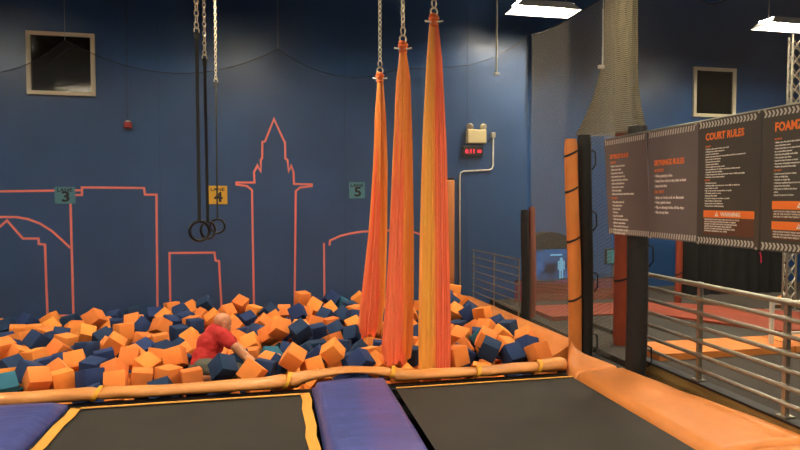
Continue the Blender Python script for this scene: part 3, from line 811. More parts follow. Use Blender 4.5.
board(4.205, 3.575, 'dark rule board headed COURT RULES with one orange warning bar', 'COURT RULES',
      ['Follow all posted rules and staff', 'Watch the other jumpers', 'Land on both feet', 'Jump one person per trampoline and be in control of', ' your body at all times', 'Empty your pockets', 'Remove jewellery', 'Wear approved grip socks', 'Be considerate of others and jump with people', ' of similar size and ability', 'Take frequent breaks and drink water while you play', 'Exit the court when asked'],
      ['Double bounce', 'Attempt flips beyond your own skill or land on', ' your head or neck', 'Sit or lie on the trampolines or pads', 'Wrestle, push or race', 'Run up the walls', 'Touch or hang on netting or pads', 'Eat, drink or chew gum', 'Jump under the influence', 'Carry items while jumping'],
      'sign_dark', .076, .0225, arrows=True, warn=1, top_pad=.10, zt=2.225, zb=1.26)
board(3.565, 2.75, 'dark rule board headed FOAMZONE RULES, cut by the photo edge', 'FOAMZONE RULES',
      ['Make sure the pit is clear before you', ' enter the foam zone', 'Enter feet first or on your bottom', ' in a controlled manner', 'Exit the pit quickly and safely', 'One jumper per lane', 'Land on feet, bottom or back', 'Be aware of people around you', 'Follow all posted lane signs'],
      ['Land on your head or chest', 'Dive or belly flop', 'Double or triple flip', 'Attempt anything beyond your ability', 'Jump from the sides', 'Dig, bury or hide in the foam', ' cubes', 'Jump if a person is below'],
      'sign_dark', .082, .029, arrows=True, warn=2, top_pad=.10, zt=2.225, zb=1.26)
# tensioned cables that carry the boards
tag(MB().tube([(3.105, 5.25, 2.19), (3.105, 2.3, 2.19)], .007, 8).build('hanging_cable', 'steel', None, True), 'steel cable strung along the top of the rule boards', 'cable')

# ------------------------------------------------------------------ the other court, beyond the railing
def slab(name, label, cat, poly, z0, z1, m, group=None):
    mb = MB(); mb.prism([Vector((x, y, z0)) for x, y in poly], (0, 0, 1), z1-z0)
    return tag(mb.build(name, m), label, cat, group)
slab('court_pad', 'orange floor pad just beyond the steel railing', 'pad', [(3.75, 5.28), (5.35, 5.28), (5.4, 5.78), (3.75, 5.78)], .002, .07, 'vinyl_orange', 'orange pads of the other court')
slab('court_pad', 'orange floor pad beyond the railing, under the pale metal frame', 'pad', [(5.37, 5.28), (7.6, 5.28), (7.6, 5.78), (5.42, 5.78)], .002, .07, 'vinyl_orange', 'orange pads of the other court')
slab('court_pad', 'red-orange pad crossing behind the railing at an angle', 'pad', [(3.6, 8.2), (3.6, 7.35), (5.0, 7.4), (5.9, 6.0), (8.4, 6.0), (7.0, 7.1), (5.7, 8.2)], .002, .06, 'vinyl_rust', 'orange pads of the other court')
slab('court_trampoline', 'dark trampoline bed between the orange pads beyond the railing', 'trampoline', [(3.95, 5.8), (5.85, 5.8), (4.95, 7.33), (3.95, 7.33)], .002, .05, 'bed')
# low slanted skirt of orange netting beyond the short post
a0, a1 = Vector((3.7, 8.85, .0)), Vector((6.0, 8.85, .0))
net('net_skirt', 'low orange netting strip behind the tall orange post', [(a0.lerp(a1, i/20)+Vector((0, 0, .34+.02*math.sin(i))), a0.lerp(a1, i/20)) for i in range(21)], 'net_skirt', 'safety nets', rope=.012)

# big screen in a black cabinet
c = atY(551, 266, 9.850); c.z = 0
a = atY(534, 250, 9.550); b = atY(569, 283, 9.550)
t = thing('screen_cabinet', 'black cabinet with blue glowing screen behind the orange post', 'screen', ((a.x+b.x)/2, 9.650, 0))
x0, x1 = a.x-.12, b.x+.12
m = MB(); m.box(((x0+x1)/2, 9.700, (b.z)/2), (x1-x0, .28, b.z)); m.box(((x0+x1)/2, 9.710, (a.z+b.z)/2), (x1-x0, .22, a.z-b.z+.001))
n = 14
prof = [Vector((x0, 9.590, a.z)), Vector((x1, 9.590, a.z))]+[Vector(((x0+x1)/2+(x1-x0)/2*math.cos(PI*i/n), 9.590, a.z+.30*math.sin(PI*i/n))) for i in range(1, n)]
m.prism(prof, (0, 1, 0), .22); m.build('cabinet', 'curtain', t)
sb = MB().box(((a.x+b.x)/2, 9.590, (a.z+b.z)/2), (b.x-a.x, .02, a.z-b.z)).build('display', 'screen_blue', t)
f = MB(); q = atY(562, 267, 9.550)
f.ball((q.x, 9.578, q.z+.13), .03, 10, (1, .2, 1.2)); f.box((q.x, 9.577, q.z+.02), (.08, .006, .17), bev=.002); f.box((q.x-.02, 9.577, q.z-.13), (.025, .006, .16)); f.box((q.x+.022, 9.577, q.z-.13), (.025, .006, .16))
f.box((q.x-.055, 9.577, q.z+.03), (.018, .006, .15)); f.box((q.x+.055, 9.577, q.z+.03), (.018, .006, .15))
f.build('screen_picture', 'screen_figure', sb)
q2 = atY(557, 255, 9.550)
MB().box((q2.x, 9.577, q2.z), (.22, .006, .028)).build('screen_picture', 'screen_figure', sb)
# small screen on a stand
a = atY(607, 250, 9.300); b = atY(621.5, 263, 9.300); g = atY(614, 310, 9.300)
t = thing('monitor_stand', 'small teal screen on a thin stand seen left of the rust post', 'screen', ((a.x+b.x)/2, 9.300, 0))
MB().box(((a.x+b.x)/2, 9.320, (a.z+b.z)/2), (b.x-a.x+.04, .05, a.z-b.z+.04), bev=.006).build('housing', 'black_metal', t)
MB().box(((a.x+b.x)/2, 9.292, (a.z+b.z)/2), (b.x-a.x, .01, a.z-b.z)).build('display', 'screen_teal', t)
MB().tube([((a.x+b.x)/2, 9.330, .02), ((a.x+b.x)/2, 9.330, b.z)], .018, 8).build('pole', 'steel', t)
MB().lathe([(.16, 0), (.16, .012), (.03, .03)], ((a.x+b.x)/2, 9.330, 0), 20).build('base', 'black_metal', t)
# black partition
A = atY(683, 300, 8.9); B = atY(786, 300, 8.9)
t = thing('partition', 'black cloth partition standing beyond the railing under the dark boards', 'partition', ((A.x+B.x)/2, 8.95, 0))
rows = []
for z in (0.001, .6, 1.2, 1.75):
    rows.append([Vector((A.x+(B.x-A.x)*i/40, 8.9+.03*math.sin(i*1.3)+.012*math.sin(i*3.1), z)) for i in range(41)])
back = [[v+Vector((0, .05, 0)) for v in r_] for r_ in rows]
m = MB().grid(rows).grid(back); m.build('cloth', 'curtain', t, True)
for x in (A.x+.02, (A.x+B.x)/2, B.x-.02):
    MB().tube([(x, 8.98, 0), (x, 8.98, 1.78)], .02, 8).build('upright', 'black_metal', t)
MB().tube([(A.x-.02, 8.98, 1.77), (B.x+.02, 8.98, 1.77)], .02, 8).build('top_bar', 'black_metal', t)
q = atY(760, 252, 8.82); q3 = atY(761, 263, 8.82)
MB().tube([q, q.lerp(q3, .5)+Vector((.012, 0, 0)), q3], .012, 6).build('pink_ribbon', 'pink', t)
bpy.data.objects['pink_ribbon']['label'] = 'short pink ribbon'
# truss tower
tx, ty = at(792.5, 250, 8.6).x, at(792.5, 250, 8.6).y
t = thing('truss_tower', 'grey lattice truss tower at the right edge below the strip light', 'truss', (tx, ty, 0))
cs = [Vector((tx-.085, ty, 0)), Vector((tx+.085, ty+.02, 0)), Vector((tx, ty+.15, 0))]
for c_ in cs: MB().tube([c_, c_+Vector((0, 0, 3.95))], .017, 8).build('chord', 'steel', t)
l_ = MB(); z = .1; i = 0
while z < 3.8:
    for k in range(3):
        a, b = cs[k], cs[(k+1) % 3]
        l_.tube([a+Vector((0, 0, z)), b+Vector((0, 0, z+.2))], .007, 5); l_.tube([b+Vector((0, 0, z)), a+Vector((0, 0, z+.2))], .007, 5)
    z += .2
l_.build('lattice', 'steel', t)
MB().box((tx, ty+.06, .006), (.4, .4, .012)).build('base_plate', 'steel', t)
# pale square tube frame
a = at(771, 344, 6.45); a.z = .071
t = thing('metal_frame', 'low pale square-tube frame standing on the orange pad beyond the railing', 'frame', a)
w = .034; xe = a.x+.62
MB().box((a.x, a.y, .071+.21), (w, w, .42)).build('upright', 'white_paint', t); MB().box((xe, a.y, .071+.21), (w, w, .42)).build('upright', 'white_paint', t)
MB().box(((a.x+xe)/2, a.y, .071+.42+w/2), (xe-a.x+w, w, w)).build('top_bar', 'white_paint', t)
MB().box(((a.x+xe)/2, a.y, .071+.10), (xe-a.x-w, w*.8, w*.8)).build('cross_bar', 'white_paint', t)
# orange ball
q = atZ(782, 308, 0)
tag(MB().ball((q.x, q.y, .095), .095, 18).build('ball', 'vinyl_orange', None, True), 'small orange ball on the floor by the truss tower', 'ball')

# ------------------------------------------------------------------ the man kneeling in the cubes
HEAD_AX = None; HS = .90
def capsule(mb, a, b, ra, rb, n=14):
    a, b = Vector(a), Vector(b)
    mb.tube([a, a.lerp(b, .33), a.lerp(b, .66), b], [ra, ra+(rb-ra)*.33, ra+(rb-ra)*.66, rb], n)
    mb.ball(a, ra, n); mb.ball(b, rb, n)
def ellipsoid(mb, c, axes, r, n=18):
    if axes is HEAD_AX: r = tuple(q*HS for q in r)
    mb.ball(c, 1, n, r, Matrix([v.normalized() for v in axes]).transposed())
def fused(mb, name, m, parent, voxel, smooth=4, wrinkle=0, wscale=9, cut=None):
    """one continuous skin over all the volumes"""
    o = mb.build(name, m, parent)
    rm = o.modifiers.new('r', 'REMESH'); rm.mode = 'VOXEL'; rm.voxel_size = voxel
    sm = o.modifiers.new('s', 'SMOOTH'); sm.iterations = smooth; sm.factor = .5
    me = bpy.data.meshes.new_from_object(o.evaluated_get(bpy.context.evaluated_depsgraph_get()))
    o.modifiers.clear(); o.data = me; me.name = name; me.materials.clear(); me.materials.append(MATS[m])
    if wrinkle:
        for v in me.vertices:
            p_ = v.co
            v.co = p_+v.normal*wrinkle*(noise.noise(Vector((p_.x*wscale, p_.y*wscale, p_.z*wscale*2.2)))+.5*noise.noise(p_*wscale*2.6))
    me.polygons.foreach_set('use_smooth', [True]*len(me.polygons))
    return o
JP = dict(pelvis=at(203.5, 366, 5.80), waist=at(205.5, 357, 5.83), chest=at(210.5, 344, 5.89), upper=at(215.5, 334, 5.93), neck=at(218.5, 329, 5.95), head=at(222.6, 323.3, 5.95),
          rsh=at(223, 336, 5.78), lsh=at(220.5, 333.5, 6.10), relb=at(235, 347, 5.73), rwr=at(243, 356.5, 5.77), lelb=at(237, 346, 6.13), lwr=at(247, 355, 6.00),
          rhip=at(204, 367.5, 5.71), lhip=at(206, 366, 5.89), rknee=at(236, 374, 5.60), lknee=at(240, 371, 5.94), rank=at(199, 379, 5.64), lank=at(207, 379, 5.96), rtoe=at(187, 383, 5.62), ltoe=at(195, 383, 5.96))
S_ = (JP['lsh']-JP['rsh']).normalized()                    # across the shoulders, right to left
def torso(mb, g):
    for n_, w_, d_, h_ in (('pelvis', .165, .125, .11), ('waist', .15, .122, .12), ('chest', .165, .128, .13), ('upper', .15, .105, .10)):
        c_ = JP[n_]; upv = (JP['upper']-JP['pelvis']).normalized(); dv = S_.cross(upv)
        ellipsoid(mb, c_, (S_, dv, S_.cross(dv)), (w_+g, d_+g, h_+g))
person_o = thing('person', 'bald man in a red T-shirt and grey shorts kneeling in the foam cubes', 'person', JP['pelvis']+Vector((0, 0, -.2)))
bm_ = MB(); torso(bm_, -.008)
capsule(bm_, JP['upper'], JP['neck'], .075, .058); capsule(bm_, JP['neck'], JP['head'], .056, .05)
for s_ in 'rl':
    capsule(bm_, JP['upper'], JP[s_+'sh'], .07, .062)
    capsule(bm_, JP[s_+'sh'], JP[s_+'elb'], .050, .039); capsule(bm_, JP[s_+'elb'], JP[s_+'wr'], .038, .027)
    capsule(bm_, JP[s_+'hip'], JP[s_+'knee'], .085, .058); capsule(bm_, JP[s_+'knee'], JP[s_+'ank'], .056, .036)
    capsule(bm_, JP[s_+'ank'], JP[s_+'toe'], .038, .028)
    # hand: palm, four unequal curled fingers and a thumb from the side of the palm
    wv = JP[s_+'wr']; d_ = (wv-JP[s_+'elb']).normalized()
    side = (d_.cross(Vector((0, 0, 1)))).normalized(); nrm = side.cross(d_).normalized()
    if s_ == 'l': side = -side
    pc = wv+d_*.052
    ellipsoid(bm_, pc, (side, d_, side.cross(d_)), (.040, .052, .016))
    for q_, (off, ln) in enumerate(((-.030, .066), (-.010, .076), (.010, .072), (.029, .056))):
        p0 = pc+side*off+d_*.036; p1 = p0+d_*ln*.48-nrm*.006; p2 = p1+d_*ln*.26-nrm*ln*.22; p3 = p2+d_*ln*.06-nrm*ln*.26
        bm_.tube([p0, p1, p2, p3], [.0095, .009, .0085, .0075], 8); bm_.ball(p3, .0078, 8); bm_.ball(p1, .0094, 8); bm_.ball(p2, .0088, 8)
    t0 = pc-side*.030-d_*.022; t1 = t0-side*.030+d_*.028-nrm*.010; t2 = t1+d_*.030-nrm*.012
    bm_.tube([t0, t1, t2], [.013, .011, .009], 8); bm_.ball(t2, .0092, 8); bm_.ball(t1, .0112, 8)
# head, turned to the right and bent down
Fh = (RT*.72+Vector((FW.x, FW.y, 0))*.58+Vector((0, 0, -.50))).normalized()
Lh = Vector((0, 0, 1)).cross(Fh).normalized(); Uh = Fh.cross(Lh).normalized()
H0 = JP['head']
HS = .90
def hp(f, l, u): return H0+(Fh*f+Lh*l+Uh*u)*HS
ax = HEAD_AX = (Fh, Lh, Uh)
ellipsoid(bm_, hp(-.012, 0, .025), ax, (.100, .077, .088), 24)
ellipsoid(bm_, hp(.028, 0, -.035), ax, (.066, .060, .075), 20)
ellipsoid(bm_, hp(.058, 0, -.078), ax, (.030, .034, .026))
ellipsoid(bm_, hp(.078, 0, .018), ax, (.020, .052, .012))              # brow
bm_.tube([hp(.088, 0, .012), hp(.104, 0, -.018), hp(.112, 0, -.034)], [.008, .011, .014], 8); bm_.ball(hp(.108, 0, -.034), .0145, 10)
for q_ in (-1, 1):
    ellipsoid(bm_, hp(.072, q_*.034, -.022), ax, (.022, .020, .020))     # cheek
    ellipsoid(bm_, hp(.100, q_*.011, -.038), ax, (.009, .008, .007))
    bm_.torus(hp(-.008, q_*.079, -.008), .021, .008, 16, 6, Matrix((Fh, Uh, Lh)).transposed(), (.75, 1.25, 1))   # ear
    ellipsoid(bm_, hp(-.006, q_*.076, -.008), ax, (.016, .006, .024))
ellipsoid(bm_, hp(.090, 0, -.056), ax, (.010, .022, .005)); ellipsoid(bm_, hp(.088, 0, -.066), ax, (.011, .020, .006))   # lips
body_o = fused(bm_, 'body', 'skin', person_o, .0065, 3)
for q_ in (-1, 1):
    e_ = MB(); e_.ball(hp(.0755, q_*.031, .001), .0125, 12); eo = e_.build('eye', 'eye_white', person_o, True)
    MB().ball(hp(.0860, q_*.032, .000), .0055, 10).build('iris', 'eye_dark', eo, True)
b_ = MB()
ellipsoid(b_, hp(.062, 0, -.080), ax, (.030, .037, .026)); 
for q_ in (-1, 1): ellipsoid(b_, hp(.035, q_*.036, -.062), ax, (.040, .024, .034))
fused(b_, 'beard', 'beard', person_o, .006, 3)
s_b = MB(); torso(s_b, .006)
capsule(s_b, JP['upper'], JP['upper'].lerp(JP['neck'], .55), .088, .070)
hem = JP['pelvis']
for q_ in 'rl':
    capsule(s_b, JP['upper'], JP[q_+'sh'], .085, .076); capsule(s_b, JP[q_+'sh'], JP[q_+'sh'].lerp(JP[q_+'elb'], .62), .073, .064)
sh = fused(s_b, 'shirt', 'shirt', person_o, .010, 4, .007, 10)
p_b = MB()
upv = (JP['waist']-JP['pelvis']).normalized()
ellipsoid(p_b, JP['pelvis']-upv*.035, (S_, S_.cross(upv), upv), (.178, .142, .112))
for q_ in 'rl':
    capsule(p_b, JP[q_+'hip'], JP[q_+'knee'].lerp(JP[q_+'hip'], .08), .102, .078)
fused(p_b, 'shorts', 'shorts', person_o, .010, 4, .006, 11)
for q_ in 'rl':
    f_ = MB(); capsule(f_, JP[q_+'ank'], JP[q_+'toe'], .044, .034); fused(f_, 'sock', 'sock', person_o, .009, 3)

# ------------------------------------------------------------------ the foam cubes
# settled cubes: x, y, z in mm, three turns in degrees, colour; those that show largest come first
DATA = [
-2067,5785,16,-38,-8,-146,0, -466,5574,95,-26,40,-70,1, 160,5737,112,24,35,-3,0, 560,5991,86,-54,17,-102,0, -1902,5898,-29,2,7,-147,0, -1637,5795,-5,16,-7,-135,1,
-947,6036,93,-23,-16,-6,0, 2336,5646,47,-46,7,-165,1, 2115,5700,102,14,23,-25,1, 2582,5565,77,27,3,-164,0, -210,5523,52,27,-30,150,0, 808,5728,44,32,46,160,1,
-972,5792,-17,4,4,53,0, 1712,5532,98,-9,-7,21,0, 49,7029,125,-41,39,-104,0, 279,6900,118,-28,31,-162,1, -1401,5702,-28,-6,-54,101,0, -2576,7231,55,19,-50,36,1,
-1210,5820,-38,9,-2,101,0, -2297,5712,-7,-2,-36,123,2, -2176,7947,153,-48,-21,-112,0, -1221,6105,7,17,30,-29,0, -749,5673,-19,-4,5,104,0, -1967,6477,-7,-35,-7,12,0,
-1717,6947,47,-38,12,-90,0, -1464,6485,-2,12,31,98,0, -1407,7903,28,-17,34,38,0, -1725,6208,-14,-7,-7,158,1, -1482,5981,-2,-33,-44,96,0, -2208,7674,14,-25,34,-78,0,
-2435,6796,-26,5,-9,-36,0, -1767,7589,55,-2,-5,-52,0, 344,5791,-15,28,8,-158,0, -1992,6966,-8,-7,-7,-33,1, 910,7146,-16,-20,35,47,1, -79,7145,25,-23,-30,-38,0,
-2203,6000,33,-23,9,-46,1, -276,6969,-26,49,23,174,0, -2282,6983,-6,-37,20,-39,0, 2078,6565,34,11,-29,44,0, 2211,6067,123,16,26,-19,0, 503,7259,11,6,-8,13,1,
286,7886,136,-27,-28,-12,1, -109,5712,20,-10,11,-14,1, -491,8811,126,51,-52,-82,0, -2304,7284,12,10,4,59,0, -2510,6434,-30,9,-53,-43,1, 2585,7227,154,11,2,-141,0,
-2829,7026,42,18,-1,47,0, -1166,7744,-30,0,-7,127,1, 388,8770,189,0,-7,115,0, -996,7882,22,0,-1,-154,1, -1650,7985,24,-45,-22,-70,1, -977,8860,126,29,24,-87,1,
-988,5536,-78,48,-15,1,1, 2572,5801,80,-21,-31,-64,1, 2703,6665,86,9,6,-141,1, 968,5828,-23,52,40,-66,0, -361,8412,-34,22,-17,26,1, -2652,6960,-34,26,-15,134,0,
-1692,6488,5,-8,1,109,1, -3265,8832,-27,-4,44,-129,1, -1956,7463,3,47,20,-141,1, 2726,6211,74,-38,-54,-172,0, 2350,7672,114,43,35,114,0, 736,7343,-3,51,44,56,1,
1367,6008,3,-1,6,-35,1, 2462,7440,128,-16,-33,-12,1, -1414,6975,-37,22,-18,42,1, -2025,6169,-22,-40,44,-29,0, -666,8686,38,52,-4,44,0, 522,8445,121,-51,33,104,0,
806,8860,160,-24,40,-2,1, 888,8145,36,-39,35,91,1, -3419,8612,-47,-21,37,68,1, -989,7465,-43,-53,34,179,0, 26,5911,-7,-29,-51,15,1, 2462,6751,79,-54,6,126,0,
-1323,7406,-46,4,-2,-72,0, -802,8287,33,-48,19,-71,0, -160,7788,29,47,-24,72,0, -1637,8727,19,2,54,111,1, -1155,6682,-2,-41,-18,-35,1, 2527,6434,55,54,11,-92,0,
648,8023,47,-47,11,-41,1, -1797,8209,33,17,-47,-101,0, -90,8540,52,40,48,0,1, 120,8713,-3,0,49,-90,0, -2741,8860,-45,15,2,-87,1, -2975,8860,-15,-32,0,82,0,
-1274,8638,61,-36,48,55,1, -1538,7544,-68,15,13,47,0, 2401,5976,43,19,13,18,0, -3178,8303,-57,7,6,20,0, -268,6631,-84,1,-3,-9,0, -2204,6352,-20,11,-2,-82,1,
1995,6191,3,25,-48,135,0, 420,6217,-22,-10,51,-19,1, 404,5451,-62,4,49,-164,0, 473,7631,41,17,-17,-169,0, -493,7879,-28,-32,43,-155,0, -2887,7606,-9,-15,6,67,0,
-1144,6325,28,4,19,64,0, -1327,8147,14,21,11,43,1, -237,7315,11,50,19,21,1, -297,8668,31,6,-13,151,0, -2475,8113,-27,-27,16,31,0, -50,6422,-54,-12,29,-59,2,
-2884,8585,-70,-34,46,111,0, 981,7548,6,28,-21,7,0, -2191,8860,-24,13,18,-92,1, 651,6901,-32,4,-26,-53,0, -1919,8860,44,9,-5,-71,1, 714,6572,-25,9,-1,159,1,
-2723,7923,-22,-11,0,-120,0, -73,6159,-42,11,-7,63,0, -1170,8860,74,-28,-27,-2,0, -892,6767,9,-50,-48,47,0, 1188,5459,-68,-39,-26,36,0, 466,6712,-57,-3,0,95,1,
-982,8540,15,-11,43,-152,0, -1430,8389,45,-24,-50,-123,0, 884,6385,-36,-54,-42,170,1, -2510,7756,-23,-27,-13,-166,1, 2393,7020,2,-52,25,-179,0, 1911,5956,-18,24,-12,109,1,
2674,8460,126,1,-21,-174,0, 783,8607,37,-48,-26,-109,0, 1227,8860,121,49,-10,87,0, -1165,8304,28,-9,-7,130,1, 1969,5524,-82,-4,-1,-111,0, 699,7690,6,-6,3,109,0,
-1422,8860,89,-3,6,116,0, 1039,7952,37,-22,9,14,1, -427,7181,-24,34,15,117,0, 2703,8818,222,-5,9,-18,0, -925,6503,-4,-31,-17,124,0, 968,6186,-27,0,9,114,0,
-2941,8181,-30,1,0,103,0, 665,5995,-261,-4,10,134,1, 300,6430,-26,-4,-30,-10,1, -2043,8323,-22,-1,0,170,1, 2664,6915,75,30,25,-122,1, 2273,7270,-16,-4,1,134,1,
1085,6764,-69,12,15,99,0, 115,6611,-66,-26,-45,-77,1, 749,6056,-47,-4,-11,0,1, -2408,6124,-41,3,-18,-83,0, -2487,7434,1,-30,-15,-45,1, 2240,6334,64,16,41,172,2,
1050,8633,47,-8,-2,-158,1, -1054,8099,15,-3,4,154,0, -20,8268,-1,-27,-30,11,0, -1487,6748,-46,2,53,164,0, 1100,8376,33,-1,-5,31,0, -1083,7193,-104,41,32,165,1,
1000,8860,52,-17,-30,-151,2, -360,6424,-59,16,-15,-82,1, 2257,6047,-195,0,4,111,0, 2461,8232,134,-45,29,116,1, 2610,7872,85,-47,-39,-71,1, 1626,6942,-13,-36,8,-156,1,
-3101,7773,-41,0,-6,119,1, -2151,6667,-72,51,16,159,1, 1147,6530,-52,1,-8,176,1, 316,7053,-41,8,-11,-18,1, 661,6600,-227,-5,-6,12,0, -2173,8123,22,53,54,-64,0,
883,5952,-237,-19,42,38,1, 1289,7396,-21,0,0,-140,0, 2299,6530,32,7,5,-19,1, -947,6226,4,24,7,69,1, 99,7352,20,54,4,110,1, -1840,7126,-42,-36,47,154,0,
1795,7971,66,-40,-24,-16,0, 2169,8784,-8,0,8,19,0, -670,5428,-137,4,3,-178,1, 1491,6409,8,7,2,131,0, 1463,5688,-156,-47,36,-166,0, -347,7659,-60,0,8,140,1,
-1564,5487,-82,20,4,-106,1, -1878,8011,-196,37,-21,171,0, -156,5746,-206,-54,-51,56,0, -2555,8447,-67,30,-11,-135,0, 2373,5534,-170,-34,23,133,1, 65,5468,-126,3,6,-94,0,
-544,6772,-131,-30,15,179,0, 369,8090,56,-32,52,-20,0, 2628,5488,-152,5,0,-135,0, 2470,6997,-350,28,-29,-174,1, -2870,7369,-63,-29,51,-29,1, 1722,5697,-247,-43,43,127,0,
186,5820,-252,-22,26,173,0, -1310,5442,-154,5,1,-103,0, 68,7553,-191,-10,2,-45,0, -537,8189,-39,-34,-37,-122,0, 397,8312,30,40,-19,172,0, -618,5719,-207,-43,-37,-50,1,
299,7478,12,-32,-7,-149,0, 402,5753,-205,19,-53,124,0, -605,6472,-61,-8,-8,174,0, 1097,6175,-251,41,-38,140,1, 2102,7020,-36,40,23,121,0, 28,7146,-202,-37,27,78,2,
-2556,6490,-236,18,-39,-45,2, -1446,6122,-192,-41,-29,35,0, 1179,6301,-65,-21,-10,-84,0, -437,5936,-210,-47,-3,173,1, 2003,6111,-202,-34,-35,3,0, 177,6197,-150,0,-29,83,0,
-967,8357,-187,47,0,29,0, -383,5547,-251,-46,-16,42,0, 564,8860,89,10,4,106,1, 1732,7517,-68,52,32,82,0, 2492,6869,-158,-36,-11,-171,0, 3,8005,-48,46,42,-55,0,
1311,6600,-226,38,26,-85,0, 2145,5454,-225,25,-40,177,0, 630,6845,-248,50,5,43,0, 1104,5936,-355,-29,-54,-30,0, 2470,6349,-173,50,38,1,1, -1197,6085,-238,-26,18,138,1,
1382,5999,-202,-8,-11,-103,0, 175,8560,-170,-49,28,68,1, 774,5711,-221,2,-1,19,1, -2106,7192,-81,1,10,-114,1, -961,5806,-206,0,-5,177,1, -1346,6391,-231,9,4,122,0,
-304,6094,-391,4,9,13,1, 696,6303,-302,13,27,155,0, -1348,5978,-348,33,45,87,1, 72,7679,4,1,-8,43,0, 1784,5728,-15,-11,-14,-97,1, -1944,7820,-30,-1,-10,-42,1,
1580,6212,-2,28,-10,-52,0, -2222,8587,-58,7,-7,31,0, 1446,8015,21,-23,11,18,1, -2448,8782,18,-6,-29,6,0, 2078,8281,-92,-41,-39,107,1, 2065,8619,-160,-28,45,32,1,
-1585,6863,-345,45,40,120,1, 2492,8653,171,-36,26,17,1, 955,8282,-174,44,1,-122,0, -181,7459,-194,20,28,-174,0, -1891,8179,-381,-4,-18,140,1, -1826,8480,-19,-5,-1,-178,0,
1424,6257,-188,21,-54,148,0, 2417,5849,-178,8,2,-105,1, -804,6219,-357,21,-24,24,0, -188,6089,-224,-8,-7,-152,0, 1307,6940,-73,-25,-19,-88,1, -3636,8860,-95,6,54,-13,0,
-1609,8489,-231,-10,0,-20,0, 2103,5775,-196,-42,-25,128,0, 220,8016,-348,-30,-38,24,1, 1545,8380,70,8,-45,130,0, 949,7004,-207,-8,-7,90,1, 136,8259,-280,5,6,22,1,
-2890,8076,-218,-4,10,116,1, 2198,6236,-351,24,-35,98,0, -1295,7877,-209,-10,9,0,1, 1662,6022,-283,18,44,78,1, 1897,5768,-345,-44,-31,-59,0, 2260,7041,-187,-49,-11,76,0,
-517,7423,-244,-11,10,-97,0, 29,6059,-348,50,47,153,1, 880,6515,-361,-36,10,-118,1, 371,6281,-366,7,38,-63,1, -1512,7269,-115,16,-2,-179,1, 770,8093,-176,-4,19,9,1,
-1530,8242,-197,53,41,136,0, 1039,7885,-213,-10,31,-121,1, 2238,6843,-220,-11,4,153,1, -2250,6410,-235,6,-15,152,0, -424,6583,-303,22,10,178,1, 2466,6731,-388,-8,-7,-121,1,
-1836,8873,-151,-11,-2,1,1, -972,8717,-165,17,-22,107,1, -1045,8112,-208,3,42,-47,0, 1235,7549,-218,54,40,-2,0, -1433,7042,-249,-27,33,128,0, -1229,6625,-357,-11,2,-161,1,
1430,7662,-82,-4,-5,127,0, 2435,7969,-114,-1,-27,-2,0, 897,5470,-170,5,-3,-166,0, -682,7687,-172,0,-7,-136,0, -1845,8314,-177,23,-54,82,0, -2040,7911,-360,-14,48,103,0,
-1020,6163,-387,11,5,-50,1, -3266,7865,-395,3,7,-142,1, 2219,8412,84,-1,10,110,0, 1132,7242,79,-13,48,35,0, 1497,8834,68,37,30,25,0, 2202,8111,42,25,16,6,1,
2429,8813,19,10,-5,33,0, 2456,8483,-1,11,7,82,1, 2082,7881,-9,-8,-10,-2,1, 1849,7289,-29,-4,-54,126,1, -3870,8648,-35,-17,2,-64,0, -238,8860,-38,-4,5,152,1,
1306,8535,-38,-9,0,94,0, 1940,8829,-42,0,28,96,0, 1862,8522,-44,7,10,-168,1, 1877,6890,-48,-10,9,-84,1, 1224,7768,-52,10,0,115,0, 1627,5969,-54,5,-5,19,0,
-2556,5446,-55,17,2,87,1, -4092,8584,-58,4,11,4,0, -3785,8177,-69,-2,45,-140,1, 1789,6540,-73,-40,23,11,0, -3328,7999,-79,-52,20,134,0, -2826,5705,-86,-1,53,162,0,
-4098,6538,-87,6,-34,155,1, 2031,7575,-90,-39,52,-145,1, -3828,6102,-92,-15,-29,-30,0, -3665,7821,-106,49,22,-118,0, -3747,7529,-106,-19,-50,158,1, 1645,8749,-108,-13,28,154,1,
-3000,6006,-110,2,23,-43,1, -2535,5665,-111,3,4,112,1, 1553,6668,-111,-6,-11,-107,0, -4050,7974,-111,20,21,-3,0, -3713,5699,-113,-7,-7,-51,1, -3521,6238,-115,38,44,-123,0,
-3281,6241,-117,-8,-21,-154,1, -3975,8317,-118,-7,-9,-2,1, -3451,5806,-119,-54,12,75,0, 2447,8237,-121,15,-6,3,0, -3358,7168,-121,-21,35,16,1, -3948,7746,-122,2,-3,-80,1,
-2745,6641,-122,9,-5,-69,0, -3493,6916,-125,-44,14,54,0, -4091,7034,-128,-50,-14,-19,0, -3875,7314,-129,-12,54,-63,1, -3186,6571,-129,5,31,176,1, -4000,6776,-134,-14,-54,130,1,
-3089,7257,-137,0,11,110,0, 1614,7212,-138,-20,-26,111,0, -2844,6224,-140,5,4,-57,0, -3640,6664,-140,-13,-4,-29,1, -2037,5458,-142,14,27,96,0, -3987,8855,-143,4,11,-162,0,
-768,7196,-145,10,-3,7,0, -2641,6002,-146,30,39,-67,0, -3348,7532,-147,52,52,-86,0, -3601,5503,-149,7,4,-32,0, 2426,7655,-153,9,9,34,1, 2483,6603,-154,7,6,-4,0,
1431,8227,-154,-6,-1,-41,0, -1560,8835,-155,15,29,-58,0, -745,8810,-155,-26,14,92,0, -2876,5505,-155,14,43,163,0, -3151,6812,-159,-38,37,21,0, 1840,8272,-161,0,7,76,0,
755,8842,-162,-34,54,-13,1, -3310,5564,-162,10,-7,95,1, -4036,5656,-163,-47,-16,-145,0, 1077,8781,-169,-16,23,79,1, -110,8649,-170,-28,-27,-39,0, 1172,8120,-170,-35,-30,95,0,
